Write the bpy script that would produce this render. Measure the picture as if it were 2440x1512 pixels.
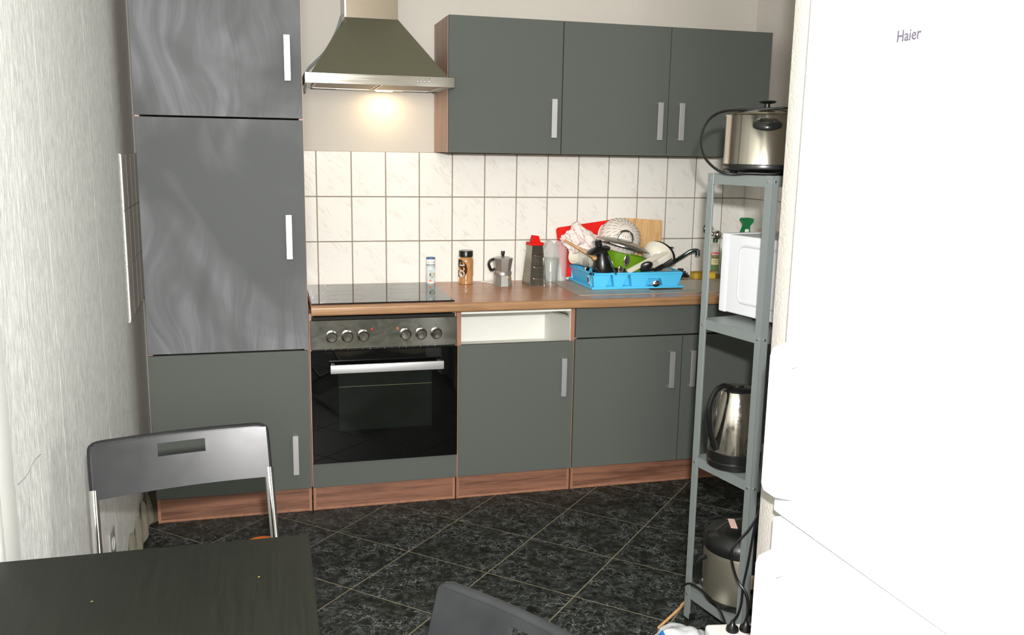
import bpy, bmesh, math, random
from mathutils import Vector, Matrix, noise
random.seed(7)
PI = math.pi
sc = bpy.context.scene
for o in list(bpy.data.objects): bpy.data.objects.remove(o)
COL = sc.collection

# ------------------------------------------------------------ camera, world, lights
CAM = Vector((0.4648, -4.1219, 1.4712))
yaw, pitch, roll = 0.2646, -0.1821, 0.0171
FW = Vector((math.sin(yaw)*math.cos(pitch), math.cos(yaw)*math.cos(pitch), math.sin(pitch)))
r0 = Vector((math.cos(yaw), -math.sin(yaw), 0)); u0 = r0.cross(FW)
RT = r0*math.cos(roll) + u0*math.sin(roll)
UP = -r0*math.sin(roll) + u0*math.cos(roll)
cd = bpy.data.cameras.new('camera'); cam = bpy.data.objects.new('camera', cd); COL.objects.link(cam)
m = Matrix.Identity(4)
for i in range(3):
    m[i][0], m[i][1], m[i][2], m[i][3] = RT[i], UP[i], -FW[i], CAM[i]
cam.matrix_world = m
cd.sensor_width = 36; cd.lens = 36*2140.26/2440; cd.clip_start = 0.02
sc.camera = cam
sc.view_settings.view_transform = 'Standard'; sc.view_settings.look = 'None'
sc.view_settings.exposure = 0.09; sc.view_settings.gamma = 1.0
sc.view_settings.use_curve_mapping = False
w = bpy.data.worlds.new('world'); sc.world = w; w.use_nodes = True
w.node_tree.nodes['Background'].inputs[0].default_value = (0.8, 0.88, 1, 1)
w.node_tree.nodes['Background'].inputs[1].default_value = 0.6

def area(name, loc, aim, sx, sy, power, color, spread=PI):
    l = bpy.data.lights.new(name, 'AREA'); l.shape = 'RECTANGLE'; l.size = sx; l.size_y = sy
    l.energy = power; l.color = color; l.spread = spread
    o = bpy.data.objects.new(name, l); COL.objects.link(o); o.location = loc
    o.rotation_euler = (Vector(aim)-Vector(loc)).to_track_quat('-Z', 'Y').to_euler()
    return o
# the camera's own flash, a little above and right of the lens
fl = CAM + UP*0.135 + RT*0.04 - FW*0.02
fo = area('camera_flash', fl, fl+FW+RT*.32, 0.05, 0.03, 110, (1.0, 0.985, 0.98))
# added ambient fill lamp behind the photographer, shining through an added rear-wall opening
area('ambient_fill_light', (.35, -6.05, 1.95), (1.2, 0, 1.2), .86, .92, 125, (1.0, 0.98, 0.94))

# ------------------------------------------------------------ helpers
def lin(c):
    r = []
    for v in c[:3]:
        v /= 255.0
        r.append(v/12.92 if v <= .04045 else ((v+.055)/1.055)**2.4)
    return tuple(r) + (1,)
def mat(name, rgb, rough=.5, metal=0, spec=.5, **k):
    m = bpy.data.materials.new(name); m.use_nodes = True
    b = m.node_tree.nodes['Principled BSDF']
    b.inputs['Base Color'].default_value = lin(rgb)
    b.inputs['Roughness'].default_value = rough; b.inputs['Metallic'].default_value = metal
    b.inputs['Specular IOR Level'].default_value = spec
    for key, v in k.items():
        b.inputs[key.replace('_', ' ')].default_value = v
    return m
class NT:
    def __init__(s, m):
        s.m = m; s.t = m.node_tree; s.b = s.t.nodes['Principled BSDF']
    def n(s, ty, **k):
        x = s.t.nodes.new(ty)
        for a, v in k.items():
            if a.startswith('i_'): x.inputs[a[2:].replace('_', ' ')].default_value = v
            else: setattr(x, a, v)
        return x
    def l(s, a, b): s.t.links.new(a, b)
    def coord(s, scale=(1, 1, 1), rot=(0, 0, 0), rnd=False, kind='Object'):
        tc = s.n('ShaderNodeTexCoord'); mp = s.n('ShaderNodeMapping')
        mp.inputs['Scale'].default_value = scale; mp.inputs['Rotation'].default_value = rot
        s.l(tc.outputs[kind], mp.inputs['Vector'])
        if rnd:
            oi = s.n('ShaderNodeObjectInfo'); mu = s.n('ShaderNodeMath', operation='MULTIPLY'); mu.inputs[1].default_value = 37
            s.l(oi.outputs['Random'], mu.inputs[0]); s.l(mu.outputs[0], mp.inputs['Location'])
        return mp.outputs['Vector']
    def noise(s, vec, scale, detail=4, rough=.5, dist=0):
        x = s.n('ShaderNodeTexNoise'); x.inputs['Scale'].default_value = scale
        x.inputs['Detail'].default_value = detail; x.inputs['Roughness'].default_value = rough
        x.inputs['Distortion'].default_value = dist
        s.l(vec, x.inputs['Vector']); return x.outputs['Fac']
    def ramp(s, fac, stops):
        x = s.n('ShaderNodeValToRGB'); e = x.color_ramp.elements
        while len(e) < len(stops): e.new(0.5)
        for q, (p, c) in zip(e, stops):
            q.position = p; q.color = lin(c) if not isinstance(c, float) else (c, c, c, 1)
        s.l(fac, x.inputs['Fac']); return x.outputs['Color']
    def mix(s, fac, a, b):
        x = s.n('ShaderNodeMix', data_type='RGBA')
        if isinstance(fac, float): x.inputs[0].default_value = fac
        else: s.l(fac, x.inputs[0])
        for v, i in ((a, 6), (b, 7)):
            if isinstance(v, tuple): x.inputs[i].default_value = lin(v)
            else: s.l(v, x.inputs[i])
        return x.outputs[2]
    def mth(s, op, a, b=None, clamp=False):
        x = s.n('ShaderNodeMath', operation=op); x.use_clamp = clamp
        for v, i in ((a, 0), (b, 1)):
            if v is None: continue
            if isinstance(v, (int, float)): x.inputs[i].default_value = v
            else: s.l(v, x.inputs[i])
        return x.outputs[0]
    def col(s, c): s.l(c, s.b.inputs['Base Color'])
    def rough(s, c): s.l(c, s.b.inputs['Roughness'])
    def bump(s, h, strength=.3, dist=.002):
        x = s.n('ShaderNodeBump'); x.inputs['Strength'].default_value = strength; x.inputs['Distance'].default_value = dist
        s.l(h, x.inputs['Height']); s.l(x.outputs[0], s.b.inputs['Normal'])

def wood(name, dark, light, axis='x', rough=.45, scale=1.0, k=14, line=.35):
    m = mat(name, light, rough); t = NT(m)
    sc_ = {'x': (.9, k, k), 'y': (k, .9, k), 'z': (k, k, .9)}[axis]
    v = t.coord(tuple(a*scale for a in sc_), rnd=True)
    a = t.noise(v, 2.2, 6, .62, .5); b = t.noise(v, 9, 3, .6)
    f = t.mth('ADD', t.mth('MULTIPLY', a, 1-line), t.mth('MULTIPLY', b, line))
    t.col(t.ramp(f, [(.36, dark), (.52, light), (.68, tuple(min(255, c*1.07) for c in light))]))
    return m

M = {}
# grey fronts
m = mat('grey_front', (85, 89, 84), .75, spec=.15); t = NT(m); v = t.coord((1, 1, 1), rnd=True)
t.bump(t.noise(t.coord((60, 60, 900)), 1.0, 3, .7), .12, .0006); M['front'] = m
# smeared chalky fronts of the tall cabinet
def smear(name, thr, seed):
    m = mat(name, (86, 88, 90), .72, spec=.15); t = NT(m)
    tc = t.n('ShaderNodeTexCoord'); mp = t.n('ShaderNodeMapping'); mp.inputs['Location'].default_value = (seed, 0, seed*.7)
    mp.inputs['Scale'].default_value = (1, 1, .75)
    t.l(tc.outputs['Object'], mp.inputs['Vector'])
    nz = t.n('ShaderNodeTexNoise'); nz.inputs['Scale'].default_value = 2.2; nz.inputs['Detail'].default_value = 2
    t.l(mp.outputs[0], nz.inputs['Vector'])
    mx = t.n('ShaderNodeVectorMath', operation='MULTIPLY_ADD'); mx.inputs[1].default_value = (.42, .42, .42)
    t.l(nz.outputs['Color'], mx.inputs[0]); t.l(mp.outputs[0], mx.inputs[2])
    mp2 = t.n('ShaderNodeMapping'); mp2.inputs['Scale'].default_value = (11, 1, 1.1); mp2.inputs['Rotation'].default_value = (0, .5, 0)
    t.l(mx.outputs[0], mp2.inputs['Vector'])
    st = t.ramp(t.noise(mp2.outputs[0], 2.0, 5, .6, .6), [(.40, 0.0), (.72, 1.0)])
    pt = t.ramp(t.noise(mp.outputs[0], 2.3, 3, .5, .8), [(thr, 0.0), (thr+.2, 1.0)])
    f = t.mth('MULTIPLY', st, pt)
    f2 = t.mth('MULTIPLY', t.mth('ADD', t.mth('MULTIPLY', f, .45), t.mth('MULTIPLY', pt, .22)), .62)
    sp = t.ramp(t.noise(mp.outputs[0], 22, 4, .7, 1.5), [(.72, 0.0), (.78, 1.0)])
    f3 = t.mth('ADD', f2, t.mth('MULTIPLY', t.mth('MULTIPLY', sp, pt), .3), clamp=True)
    t.col(t.mix(f3, (88, 90, 90), (162, 163, 168)))
    return m
M['smear1'] = smear('chalky_grey_front', .42, 3.1); M['smear2'] = smear('chalky_grey_front_middle', .42, 1.4)
M['walnut'] = wood('walnut_plinth', (92, 62, 47), (132, 92, 72), 'x', .4)
M['walnut_v'] = wood('walnut_side', (140, 112, 96), (166, 134, 116), 'z', .45)
M['edge'] = wood('walnut_edging', (134, 92, 70), (152, 108, 84), 'z', .45)
M['worktop'] = wood('worktop_laminate', (160, 112, 82), (184, 136, 104), 'x', .3, k=12, line=.3)
M['worktop_edge'] = wood('worktop_front_edge', (130, 96, 65), (156, 119, 84), 'x', .35)
M['white_board'] = mat('white_chipboard', (226, 226, 218), .5)
M['alu'] = mat('satin_aluminium', (196, 196, 196), .42, .75)
m = mat('brushed_steel', (158, 156, 148), .16, 1); t = NT(m)
t.rough(t.ramp(t.noise(t.coord((3, 3, 160)), 2, 4, .6), [(.3, .12), (.7, .18)])); M['steel'] = m
m = mat('hood_steel', (154, 154, 134), .36, 1); t = NT(m)
t.rough(t.ramp(t.noise(t.coord((2, 2, 120)), 2, 4, .6), [(.3, .3), (.7, .45)])); M['hood'] = m
M['chimney'] = mat('dull_chimney_steel', (124, 116, 103), .2, 1)
m = mat('oven_panel_steel', (138, 138, 132), .14, 1); t = NT(m)
sm = t.noise(t.coord((5, 5, 8)), 2, 5, .65, 1.6)
t.rough(t.ramp(sm, [(.35, .11), (.75, .2)])); t.col(t.ramp(sm, [(.4, (166, 166, 158)), (.75, (188, 187, 180))])); M['panel_steel'] = m
M['chrome'] = mat('polished_chrome', (210, 210, 208), .08, 1)
M['black_glass'] = mat('black_glass', (6, 7, 6), .03, spec=.3)
M['oven_window'] = mat('tinted_oven_window', (16, 20, 16), .06, spec=.35)
M['hob'] = mat('ceramic_hob_glass', (10, 12, 12), .02, spec=1.0)
NT(M['hob']).b.inputs['IOR'].default_value = 1.47; NT(M['hob']).b.inputs['Specular IOR Level'].default_value = .5
M['ring'] = mat('hob_ring_print', (40, 42, 42), .1)
M['black'] = mat('black_plastic', (18, 19, 18), .3)
M['black_rubber'] = mat('black_rubber', (14, 14, 14), .38)
M['dark_gap'] = mat('dark_cavity', (12, 12, 10), .8)
M['white_enamel'] = mat('white_appliance', (244, 246, 248), .3)
M['fridge'] = mat('white_fridge_door', (242, 243, 246), .22)
M['logo'] = mat('grey_lettering', (84, 79, 90), .6, spec=.1)
M['rack'] = mat('grey_rack_paint', (122, 129, 127), .42, .2)
M['bolt'] = mat('bright_bolt', (220, 222, 220), .2, 1)
M['red_lamp'] = mat('red_indicator', (230, 40, 40), .3); M['orange_lamp'] = mat('orange_indicator', (250, 110, 50), .3)
M['red'] = mat('red_plastic', (215, 28, 22), .5, spec=.15); M['blue'] = mat('blue_plastic', (80, 190, 235), .42)
M['green_pot'] = mat('green_enamel', (96, 138, 22), .12); M['green'] = mat('green_trigger_plastic', (14, 116, 62), .4)
M['cream'] = mat('cream_ceramic', (232, 226, 210), .15); M['creamp'] = mat('cream_plastic', (202, 196, 178), .3)
M['whitep'] = mat('white_plastic', (238, 236, 230), .35)
M['board'] = wood('beech_board', (188, 142, 86), (218, 176, 122), 'z', .5)
M['stick'] = wood('pale_stick_wood', (176, 128, 78), (206, 160, 108), 'x', .5)
M['yellow'] = mat('yellow_sponge', (216, 176, 60), .9)
M['orange'] = mat('orange_plastic', (244, 124, 32), .35)
M['table'] = None
m = mat('black_brown_table', (40, 41, 34), .55, spec=.15); t = NT(m)
g = t.noise(t.coord((120, 4, 4)), 1.5, 5, .7, .2)
t.col(t.ramp(g, [(.3, (16, 18, 13)), (.7, (26, 28, 21))])); t.bump(g, .25, .0004)
M['table'] = m
m = mat('dark_grey_chair_plastic', (44, 45, 47), .42, spec=.2); t = NT(m)
g = t.noise(t.coord((1, 1, 1)), 9, 4, .6)
t.col(t.ramp(g, [(.35, (30, 31, 32)), (.7, (38, 39, 40))])); t.rough(t.ramp(g, [(.3, .27), (.7, .33)])); M['chair'] = m
# walls
def plaster(name, rgb, sc_, strength, rough=.8, vert=1.0):
    m = mat(name, rgb, rough); t = NT(m)
    v = t.coord((sc_, sc_, sc_*vert)); h = t.noise(v, 1.0, 5, .62)
    big = t.noise(t.coord((1, 1, 1)), 1.3, 3)
    t.col(t.ramp(big, [(.3, tuple(c*.97 for c in rgb)), (.7, rgb)])); t.bump(h, strength, .004); return m
M['wall'] = plaster('cream_woodchip_wall', (194, 190, 180), 95, .35)
M['wall_side'] = plaster('white_woodchip_wall', (206, 201, 192), 110, .5)
m = mat('grey_vinyl_wallpaper', (214, 218, 214), .38, spec=.6); t = NT(m)
fine = t.noise(t.coord((190, 150, 26)), 1.0, 4, .75); mid = t.noise(t.coord((30, 30, 5)), 1.0, 3)
t.col(t.ramp(fine, [(.38, (208, 211, 206)), (.62, (248, 250, 246))])); t.bump(t.mth('ADD', fine, mid), .7, .003)
t.rough(t.ramp(fine, [(.3, .3), (.7, .55)])); M['wallpaper'] = m
M['ceiling'] = mat('white_ceiling', (232, 230, 224), .9)
M['trim'] = mat('white_gloss_trim', (244, 246, 240), .4)
M['torn'] = plaster('peeling_wallpaper_base', (170, 166, 146), 60, .8)
# tiles
m = mat('marbled_white_tile', (236, 232, 222), .1, spec=.5); t = NT(m)
v = t.coord((1, 1, 1), (0, .7, 0), rnd=True); vr = t.coord((1, 1, 1), (0, -.75, 0), rnd=True)
mp3 = t.n('ShaderNodeMapping'); mp3.inputs['Scale'].default_value = (2.2, 5, 9); t.l(vr, mp3.inputs['Vector']); v2 = mp3.outputs[0]
ve = t.noise(v2, 3.4, 4, .55, .7)
vein = t.ramp(ve, [(.46, 0.0), (.50, 1.0), (.54, 0.0)])
patch = t.ramp(t.noise(v, 14, 2), [(.45, 0.0), (.65, .55)])
t.col(t.mix(t.mth('MULTIPLY', vein, patch), (232, 230, 222), (206, 196, 188)))
t.bump(t.mth('MULTIPLY', vein, -1), .1, .0008); M['tile'] = m
M['grout'] = mat('beige_grey_grout', (142, 132, 118), .85)
M['grout_floor'] = mat('tan_floor_grout', (122, 114, 92), .9)
m = mat('dark_marbled_floor_tile', (40, 44, 40), .48, spec=.22); t = NT(m)
v = t.coord((1, 1, 1), rnd=True, kind='Object')
vo = t.n('ShaderNodeTexVoronoi', feature='DISTANCE_TO_EDGE'); vo.inputs['Scale'].default_value = 26
nn = t.n('ShaderNodeTexNoise'); nn.inputs['Scale'].default_value = 30; nn.inputs['Detail'].default_value = 4
t.l(v, nn.inputs['Vector'])
ma = t.n('ShaderNodeVectorMath', operation='MULTIPLY_ADD'); ma.inputs[1].default_value = (.09, .09, .09)
t.l(nn.outputs['Color'], ma.inputs[0]); t.l(v, ma.inputs[2]); t.l(ma.outputs[0], vo.inputs['Vector'])
base = t.ramp(t.noise(v, 34, 6, .72, .6), [(.36, (11, 12, 9)), (.5, (33, 36, 31)), (.66, (68, 72, 70))])
vein = t.ramp(vo.outputs['Distance'], [(.0, 1.0), (.045, 0.0)])
pm = t.ramp(t.noise(v, 11, 3, .6), [(.42, 0.0), (.58, .8)])
t.col(t.mix(t.mth('MULTIPLY', vein, pm), base, (130, 136, 135)))
M['floor_tile'] = m
# towel
m = mat('white_towel_with_red_lines', (226, 214, 208), .9); t = NT(m)
v = t.coord((1, 1, 1), (0, .5, 0))
wv = t.n('ShaderNodeTexWave'); wv.inputs['Scale'].default_value = 9; wv.inputs['Distortion'].default_value = 5; wv.inputs['Detail'].default_value = 2
t.l(v, wv.inputs['Vector'])
t.col(t.mix(t.ramp(wv.outputs['Fac'], [(.93, 0.0), (1.0, .7)]), (228, 218, 212), (206, 120, 120))); M['towel'] = m
def glass(name, tint=(235, 240, 240), rough=.02, alpha=.25):
    # thin clear wall: mostly see-through with a glossy skin
    m = bpy.data.materials.new(name); m.use_nodes = True; t = m.node_tree; t.nodes.clear()
    o = t.nodes.new('ShaderNodeOutputMaterial'); mx = t.nodes.new('ShaderNodeMixShader'); mx2 = t.nodes.new('ShaderNodeMixShader')
    tr = t.nodes.new('ShaderNodeBsdfTransparent'); gl = t.nodes.new('ShaderNodeBsdfGlossy'); df = t.nodes.new('ShaderNodeBsdfDiffuse')
    lw = t.nodes.new('ShaderNodeLayerWeight'); lw.inputs[0].default_value = .35
    tr.inputs[0].default_value = lin(tint); gl.inputs['Roughness'].default_value = rough; df.inputs[0].default_value = lin(tint)
    mm = t.nodes.new('ShaderNodeMath'); mm.operation = 'MULTIPLY_ADD'; mm.inputs[1].default_value = .4; mm.inputs[2].default_value = .03
    t.links.new(lw.outputs['Facing'], mm.inputs[0])
    t.links.new(tr.outputs[0], mx2.inputs[1]); t.links.new(df.outputs[0], mx2.inputs[2]); mx2.inputs[0].default_value = alpha
    t.links.new(mm.outputs[0], mx.inputs[0]); t.links.new(mx2.outputs[0], mx.inputs[1]); t.links.new(gl.outputs[0], mx.inputs[2])
    t.links.new(mx.outputs[0], o.inputs[0]); return m
M['glass'] = glass('clear_glass', (253, 254, 253), .03, .0)
M['milky'] = glass('milky_clear_plastic', (246, 246, 243), .15, .35)
M['sack'] = mat('grey_white_plastic_bag', (206, 208, 210), .35)
M['bagblue'] = mat('blue_bag_print', (20, 104, 178), .4)

# ---- mesh builder
class MB:
    def __init__(s): s.v = []; s.f = []; s.mi = []; s.m = 0
    def add(s, vs, fs):
        o = len(s.v); s.v += [tuple(p) for p in vs]; s.f += [tuple(i+o for i in f) for f in fs]; s.mi += [s.m]*len(fs); return s
    def bm(s, b):
        b.verts.index_update()
        return s.add([v.co.copy() for v in b.verts], [[v.index for v in f.verts] for f in b.faces])
    def box(s, x0, x1, y0, y1, z0, z1, bev=0, seg=2):
        b = bmesh.new(); bmesh.ops.create_cube(b, size=1)
        for v in b.verts:
            v.co = Vector(((x0+x1)/2+v.co.x*(x1-x0), (y0+y1)/2+v.co.y*(y1-y0), (z0+z1)/2+v.co.z*(z1-z0)))
        if bev: bmesh.ops.bevel(b, geom=list(b.edges), offset=bev, segments=seg, affect='EDGES', profile=.6)
        s.bm(b); b.free(); return s
    def hexa(s, p):   # 8 points: bottom 4 ccw, top 4 ccw
        return s.add(p, [(3, 2, 1, 0), (4, 5, 6, 7), (0, 1, 5, 4), (1, 2, 6, 5), (2, 3, 7, 6), (3, 0, 4, 7)])
    def plate(s, pts, n, th):   # polygon with thickness th along n
        n = Vector(n).normalized()*th; k = len(pts)
        vs = [Vector(p) for p in pts] + [Vector(p)+n for p in pts]
        return s.add(vs, [tuple(range(k))[::-1], tuple(range(k, 2*k))] + [(i, (i+1) % k, (i+1) % k+k, i+k) for i in range(k)])
    def lathe(s, prof, n=32, c=(0, 0, 0), M4=None, close=False):
        vs = []; fs = []
        for (r, z) in prof:
            for i in range(n):
                a = 2*PI*i/n; vs.append(Vector((r*math.cos(a), r*math.sin(a), z)))
        k = len(prof)
        for j in range(k-1):
            for i in range(n):
                fs.append((j*n+i, j*n+(i+1) % n, (j+1)*n+(i+1) % n, (j+1)*n+i))
        if close:
            for i in range(n): fs.append(((k-1)*n+i, (k-1)*n+(i+1) % n, (i+1) % n, i))
        else:
            if prof[0][0] > 1e-5: fs.append(tuple(range(n))[::-1])
            if prof[-1][0] > 1e-5: fs.append(tuple(range((k-1)*n, k*n)))
        if M4 is not None: vs = [M4 @ v for v in vs]
        return s.add([v+Vector(c) for v in vs], fs)
    def cyl(s, p0, p1, r0, r1=None, n=16):
        p0 = Vector(p0); p1 = Vector(p1); d = p1-p0; r1 = r0 if r1 is None else r1
        q = d.to_track_quat('Z', 'Y').to_matrix().to_4x4()
        return s.lathe([(r0, 0), (r1, d.length)], n, p0, q)
    def tube(s, pts, r, n=8, smooth=6):
        P = [Vector(p) for p in pts]
        if smooth > 1 and len(P) > 2:
            Q = []; E = [P[0]*2-P[1]] + P + [P[-1]*2-P[-2]]
            for i in range(1, len(E)-2):
                a, b, c, d = E[i-1:i+3]
                for k in range(smooth):
                    u = k/smooth
                    Q.append(.5*((2*b)+(-a+c)*u+(2*a-5*b+4*c-d)*u*u+(-a+3*b-3*c+d)*u**3))
            Q.append(P[-1]); P = Q
        vs = []; fs = []; up = None
        for i, p in enumerate(P):
            d = (P[min(i+1, len(P)-1)]-P[max(i-1, 0)]).normalized()
            if up is None: up = d.orthogonal().normalized()
            up = (up-d*up.dot(d)).normalized(); sd = d.cross(up)
            rr = r(i/(len(P)-1)) if callable(r) else r
            rx, ry = rr if isinstance(rr, tuple) else (rr, rr)
            for k in range(n):
                a = 2*PI*k/n; vs.append(p+up*math.cos(a)*rx+sd*math.sin(a)*ry)
        for i in range(len(P)-1):
            for k in range(n): fs.append((i*n+k, i*n+(k+1) % n, (i+1)*n+(k+1) % n, (i+1)*n+k))
        fs.append(tuple(range(n))[::-1]); fs.append(tuple(range(len(vs)-n, len(vs))))
        return s.add(vs, fs)
    def ell(s, c, rx, ry, rz, seg=16, R=None):
        b = bmesh.new(); bmesh.ops.create_uvsphere(b, u_segments=seg, v_segments=max(6, seg//2), radius=1)
        for v in b.verts:
            p = Vector((v.co.x*rx, v.co.y*ry, v.co.z*rz)); v.co = (R @ p if R else p)+Vector(c)
        s.bm(b); b.free(); return s
    def xf(s, M4): s.v = [tuple(M4 @ Vector(p)) for p in s.v]; return s
    def build(s, name, mats, parent=None, world=False, label=None, smooth=True, kind=None, ang=35):
        me = bpy.data.meshes.new(name); vs = s.v
        if world and parent is not None:
            inv = root_matrix(parent).inverted(); vs = [tuple(inv @ Vector(p)) for p in vs]
        me.from_pydata(vs, [], s.f); me.update()
        if not isinstance(mats, (list, tuple)): mats = [mats]
        for q in mats: me.materials.append(q)
        for p, i in zip(me.polygons, s.mi): p.material_index = i
        b = bmesh.new(); b.from_mesh(me); bmesh.ops.recalc_face_normals(b, faces=b.faces); b.to_mesh(me); b.free()
        if smooth: me.shade_smooth(); me.set_sharp_from_angle(angle=math.radians(ang))
        o = bpy.data.objects.new(name, me); COL.objects.link(o)
        if parent is not None: o.parent = parent
        if label: o['label'] = label
        if kind: o['kind'] = kind
        return o
def root_matrix(o):
    mtx = Matrix.Identity(4)
    while o is not None:
        mtx = Matrix.LocRotScale(o.location, o.rotation_euler, o.scale) @ mtx; o = o.parent
    return mtx
def thing(name, label, cat, loc=(0, 0, 0), rz=0, group=None):
    o = bpy.data.objects.new(name, None); COL.objects.link(o); o.location = loc; o.rotation_euler = (0, 0, rz)
    o.empty_display_size = .05; o['label'] = label; o['category'] = cat
    if group: o['group'] = group
    return o
def tag(o, label, cat, group=None):
    o['label'] = label; o['category'] = cat
    if group: o['group'] = group
    return o
def single(mb, name, mats, label, cat, loc, rz=0, group=None, **k):   # one-mesh thing, built in its own coordinates
    o = mb.build(name, mats, **k); o.location = loc; o.rotation_euler = (0, 0, rz)
    return tag(o, label, cat, group)
def struct(mb, name, mats, parent=None, **k):
    o = mb.build(name, mats, parent, **k)
    o['kind'] = 'structure'; return o
def text_mb(body, size, depth=.0004):
    cu = bpy.data.curves.new('t', 'FONT'); cu.body = body; cu.size = size; cu.extrude = depth; cu.align_x = 'CENTER'; cu.resolution_u = 2; cu.offset = size*.016
    ob = bpy.data.objects.new('t', cu); COL.objects.link(ob)
    dg = bpy.context.evaluated_depsgraph_get(); me = bpy.data.meshes.new_from_object(ob.evaluated_get(dg))
    mb = MB(); mb.add([v.co.copy() for v in me.vertices], [tuple(p.vertices) for p in me.polygons])
    bpy.data.objects.remove(ob); bpy.data.curves.remove(cu); bpy.data.meshes.remove(me)
    return mb
def wrap(mb, r, a0, z0):   # bend a flat x/y mesh round a vertical cylinder, centred on angle a0
    mb.v = [((r+p[2])*math.cos(a0+p[0]/r), (r+p[2])*math.sin(a0+p[0]/r), z0+p[1]) for p in mb.v]; return mb
def blob(pts):              # flat polygon patch
    mb = MB(); n = len(pts); mb.add([(p[0], p[1], 0) for p in pts] + [(p[0], p[1], .0004) for p in pts],
        [tuple(range(n))[::-1], tuple(range(n, 2*n))] + [(i, (i+1) % n, (i+1) % n+n, i+n) for i in range(n)]); return mb
def ellp(rx, ry, cx=0, cy=0, n=20): return [(cx+rx*math.cos(2*PI*i/n), cy+ry*math.sin(2*PI*i/n)) for i in range(n)]
def strip_patch(w_, h_, cx=0, cy=0, n=8):
    return [(cx-w_/2+w_*i/n, cy-h_/2) for i in range(n+1)] + [(cx+w_/2-w_*i/n, cy+h_/2) for i in range(n+1)]

# ============================================================ THE ROOM
ZC = 2.62; XR = 2.80; YR = -5.9
# floor: grout bed and diagonal tiles
b = MB(); b.box(-.3, XR+.1, YR, .12, -.06, -.0012); floor = struct(b, 'floor', M['grout_floor'])
g0 = (1.40733, -.98410); c_, s_ = .24577, .23437; cell = math.hypot(c_, s_); ga = -math.atan2(s_, c_)
tb = MB(); hw = cell/2-.0024; tb.box(-hw, hw, -hw, hw, -.006, 0, .0008, 1); ti = tb.build('floor_tile', M['floor_tile'], floor, smooth=False)
first = True
for i in range(-13, 14):
    for j in range(-16, 17):
        x = g0[0]+(i+.5)*c_+(j+.5)*s_; y = g0[1]-(i+.5)*s_+(j+.5)*c_
        if not (-.28 < x < XR+.12 and -3.45 < y < -.30): continue
        o = ti if first else ti.copy()
        if not first: COL.objects.link(o)
        first = False; o.location = (x, y, 0); o.rotation_euler = (0, 0, ga)
b = MB(); b.box(-.28, XR, YR+.02, -3.62, -.006, -.001); o = b.build('floor_tile_rest', M['floor_tile'], floor); o['kind'] = 'stuff'; o.name = 'floor_tile_field'
# back wall
b = MB(); b.box(-.3, XR+.1, .008, .12, 0, ZC); wb = struct(b, 'wall_back', M['wall'])
b = MB(); b.box(.55, XR, .0035, .0085, .80, 1.4625); b.build('grout', M['grout'], wb)
X0, TW, RH, ZT = .6705, .1537, .202, 1.4632
def walltile(wd, hd):
    b = MB(); b.box(-wd/2, wd/2, -.0035, .004, -hd/2, hd/2, .0012, 1); return b
tp = None
for k in range(-1, 14):
    xa = X0+TW*k; xb = xa+TW
    xb = min(xb, XR)
    for r in range(3):
        zt = ZT-RH*r; wd = xb-xa-.0050
        full = abs(wd-(TW-.0050)) < 1e-6
        if full and tp is not None: o = tp.copy(); COL.objects.link(o)
        else:
            o = walltile(wd, RH-.0050).build('wall_tile', M['tile'], wb, smooth=False)
            if full: tp = o
        o.location = ((xa+xb)/2, .0035, zt-RH/2)
# left wall: straight run and a slight turn away beside the tall cabinet
def wall_strip(pts, z0, z1, nrm_th):
    b = MB()
    for (xa, ya), (xb, yb) in zip(pts[:-1], pts[1:]):
        b.hexa([(xa, ya, z0), (xb, yb, z0), (xb-nrm_th, yb, z0), (xa-nrm_th, ya, z0), (xa, ya, z1), (xb, yb, z1), (xb-nrm_th, yb, z1), (xa-nrm_th, ya, z1)])
    return b
TX, TY = -.0505, -.60
wl = struct(wall_strip([(-.046, YR), (-.046, -.72), (-.0475, -.67), (-.0515, -.60), (-.080, .1)], 0, ZC, .15), 'wall_left', M['wallpaper'], ang=60)
dirw = Vector((-.080+.0515, .7, 0)).normalized(); nw = Vector((dirw.y, -dirw.x, 0))
aw = math.atan2(dirw.y, dirw.x)
# tile splashback on the left wall
def lt(u0_, u1_, z0_, z1_, name, mt, t0, t1, bev=.001):
    b = MB(); b.box(u0_, u1_, -t1, -t0, z0_, z1_, bev, 1)
    b.xf(Matrix.Translation((-.0515, -.60, 0)) @ Matrix.Rotation(aw, 4, 'Z')); return b.build(name, mt, wl, smooth=False)
lt(-.004, .6, .828, 1.440, 'grout', M['grout'], 0, .0055)
for k in range(4):
    for r in range(3):
        lt(.001+k*.1537, .001+k*.1537+.150, 1.439-.2035*(r+1)+.003, 1.439-.2035*r, 'wall_tile', M['tile'], .004, .009)
lt(-.004, -.001, .826, 1.441, 'tile_edge_strip', M['trim'], 0, .0075)
# wallpaper seams and a crack
for y, wdt in ((-1.76, .003), (-2.013, .004), (-1.15, .002)):
    b = MB(); b.box(-.0463, -.04585, y-wdt/3, y+wdt/3, .1, ZC); b.build('wallpaper_seam', M['wallpaper'], wl)
b = MB(); b.tube([(-.0457, -2.20, .792), (-.0457, -2.13, .786), (-.0457, -2.06, .795), (-.0457, -2.0, .79)], (lambda u: .0012), 5); b.build('scratch', mat('scratch_grey', (150, 152, 148), .8), wl)
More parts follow.
